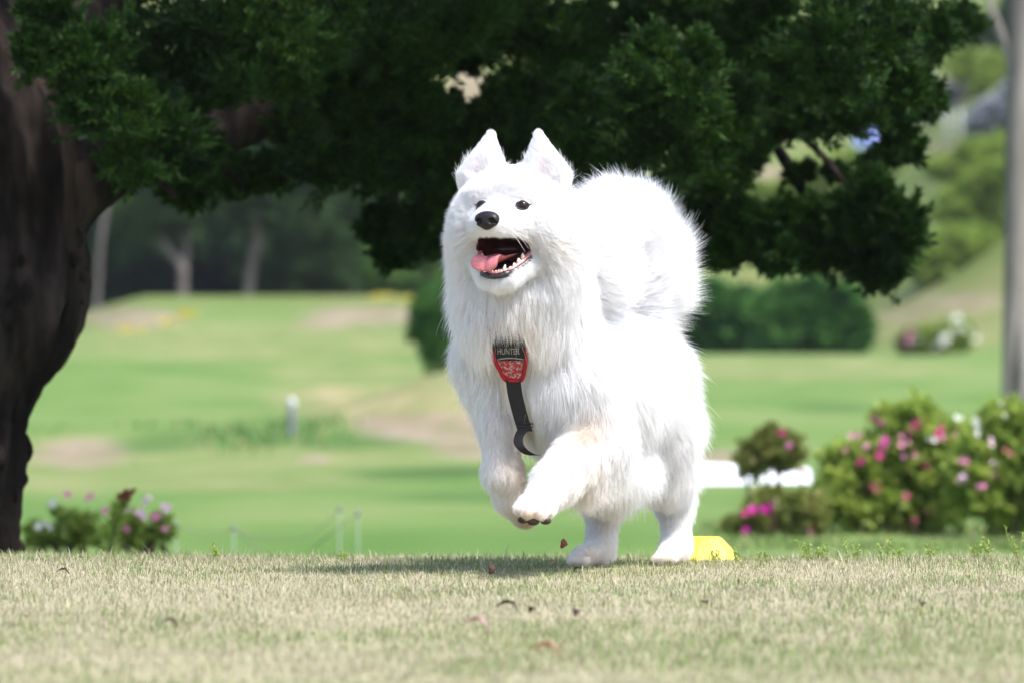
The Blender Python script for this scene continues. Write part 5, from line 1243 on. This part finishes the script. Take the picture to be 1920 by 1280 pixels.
    root = empty('hillside_hut', (PX(1790, 200, Y)[0], Y, PX(0, 200, Y)[2])); tag(root, 'small dark hut with a grey-blue sloping roof beside the juniper tip', 'hut')
    bx('wall', 1752, 1812, 165, 205, Y, Y + 1.2, dk, root); bx('roof', 1744, 1830, 150, 164, Y - .1, Y + 1.3, rf, root, .12); bx('door', 1772, 1797, 178, 204.5, Y - .02, Y - .003, dkd, root)
    fm = mat_plain('fence_post_grey', [(.3, (.40, .40, .42)), (.7, (.52, .52, .54))], .6, 4); Y = yfor(1830, 276, 66, 190)
    root = empty('wire_fence', (PX(1830, 275, Y)[0], Y, PX(0, 275, Y)[2])); tag(root, 'thin grey wire fence with upright posts on the hillside', 'fence')
    for px in (1775, 1800, 1822, 1846, 1872, 1900, 1930):
        a = PX(px, 280, Y); t = PX(px, 205, Y); V, F = tube([a, (a + t) / 2, t], [.022] * 3, 6); obj('post', mesh_np('post', V, F), fm, root)
    for py in (212, 230, 248, 266):
        V, F = tube([PX(1775, py, Y), PX(1850, py + 1, Y), PX(1930, py, Y)], [.008] * 3, 5); obj('wire', mesh_np('wire', V, F), fm, root)
    bl = mat_plain('blue_tarpaulin', [(.3, (.10, .14, .34)), (.7, (.24, .29, .55))], .5, 2.5); Y = yfor(1640, 288, 66, 190)
    root = empty('tarpaulin_heap', (PX(1640, 290, Y)[0], Y, PX(0, 290, Y)[2])); tag(root, 'blue tarpaulin heap glimpsed through the juniper branches', 'tarpaulin')
    u = np.linspace(0, 1, 14); g2 = np.array([[PX(1600 + 80 * a, 285 - 70 * b_ * (1 - .35 * abs(2 * a - 1)) + 4 * math.sin(9 * a + 5 * b_), Y + 1.6 * b_ + .15 * math.sin(13 * a)) for a in u] for b_ in u]).reshape(-1, 3)
    i = np.arange(13)[:, None]; j = np.arange(13)[None, :]; Q = np.stack([i * 14 + j, i * 14 + j + 1, (i + 1) * 14 + j + 1, (i + 1) * 14 + j], -1).reshape(-1, 4)
    o = obj('sheet', mesh_np('sheet', g2, [Q]), bl, root); md = o.modifiers.new('thick', 'SOLIDIFY'); md.thickness = .03
build_details()
# ------------------------------------------------------------------ thin air over the golf course
def build_haze():
    me = bpy.data.meshes.new('haze')
    V = [(x, y, z) for x in (-420, 420) for y in (-40, 460) for z in (-3, 60)]
    F = [(0, 1, 3, 2), (4, 6, 7, 5), (0, 4, 5, 1), (2, 3, 7, 6), (0, 2, 6, 4), (1, 5, 7, 3)]
    me.from_pydata(V, [], F); o = bpy.data.objects.new('haze', me); COL.objects.link(o); tag(o, kind='stuff')
    m = bpy.data.materials.new('thin_haze'); m.use_nodes = True; nt = m.node_tree; nt.nodes.clear()
    out = nt.nodes.new('ShaderNodeOutputMaterial'); v = nt.nodes.new('ShaderNodeVolumePrincipled')
    v.inputs['Color'].default_value = (.86, .91, 1.0, 1); v.inputs['Density'].default_value = 0.00025; v.inputs['Anisotropy'].default_value = 0.2
    nt.links.new(v.outputs[0], out.inputs['Volume']); me.materials.append(m)
build_haze()
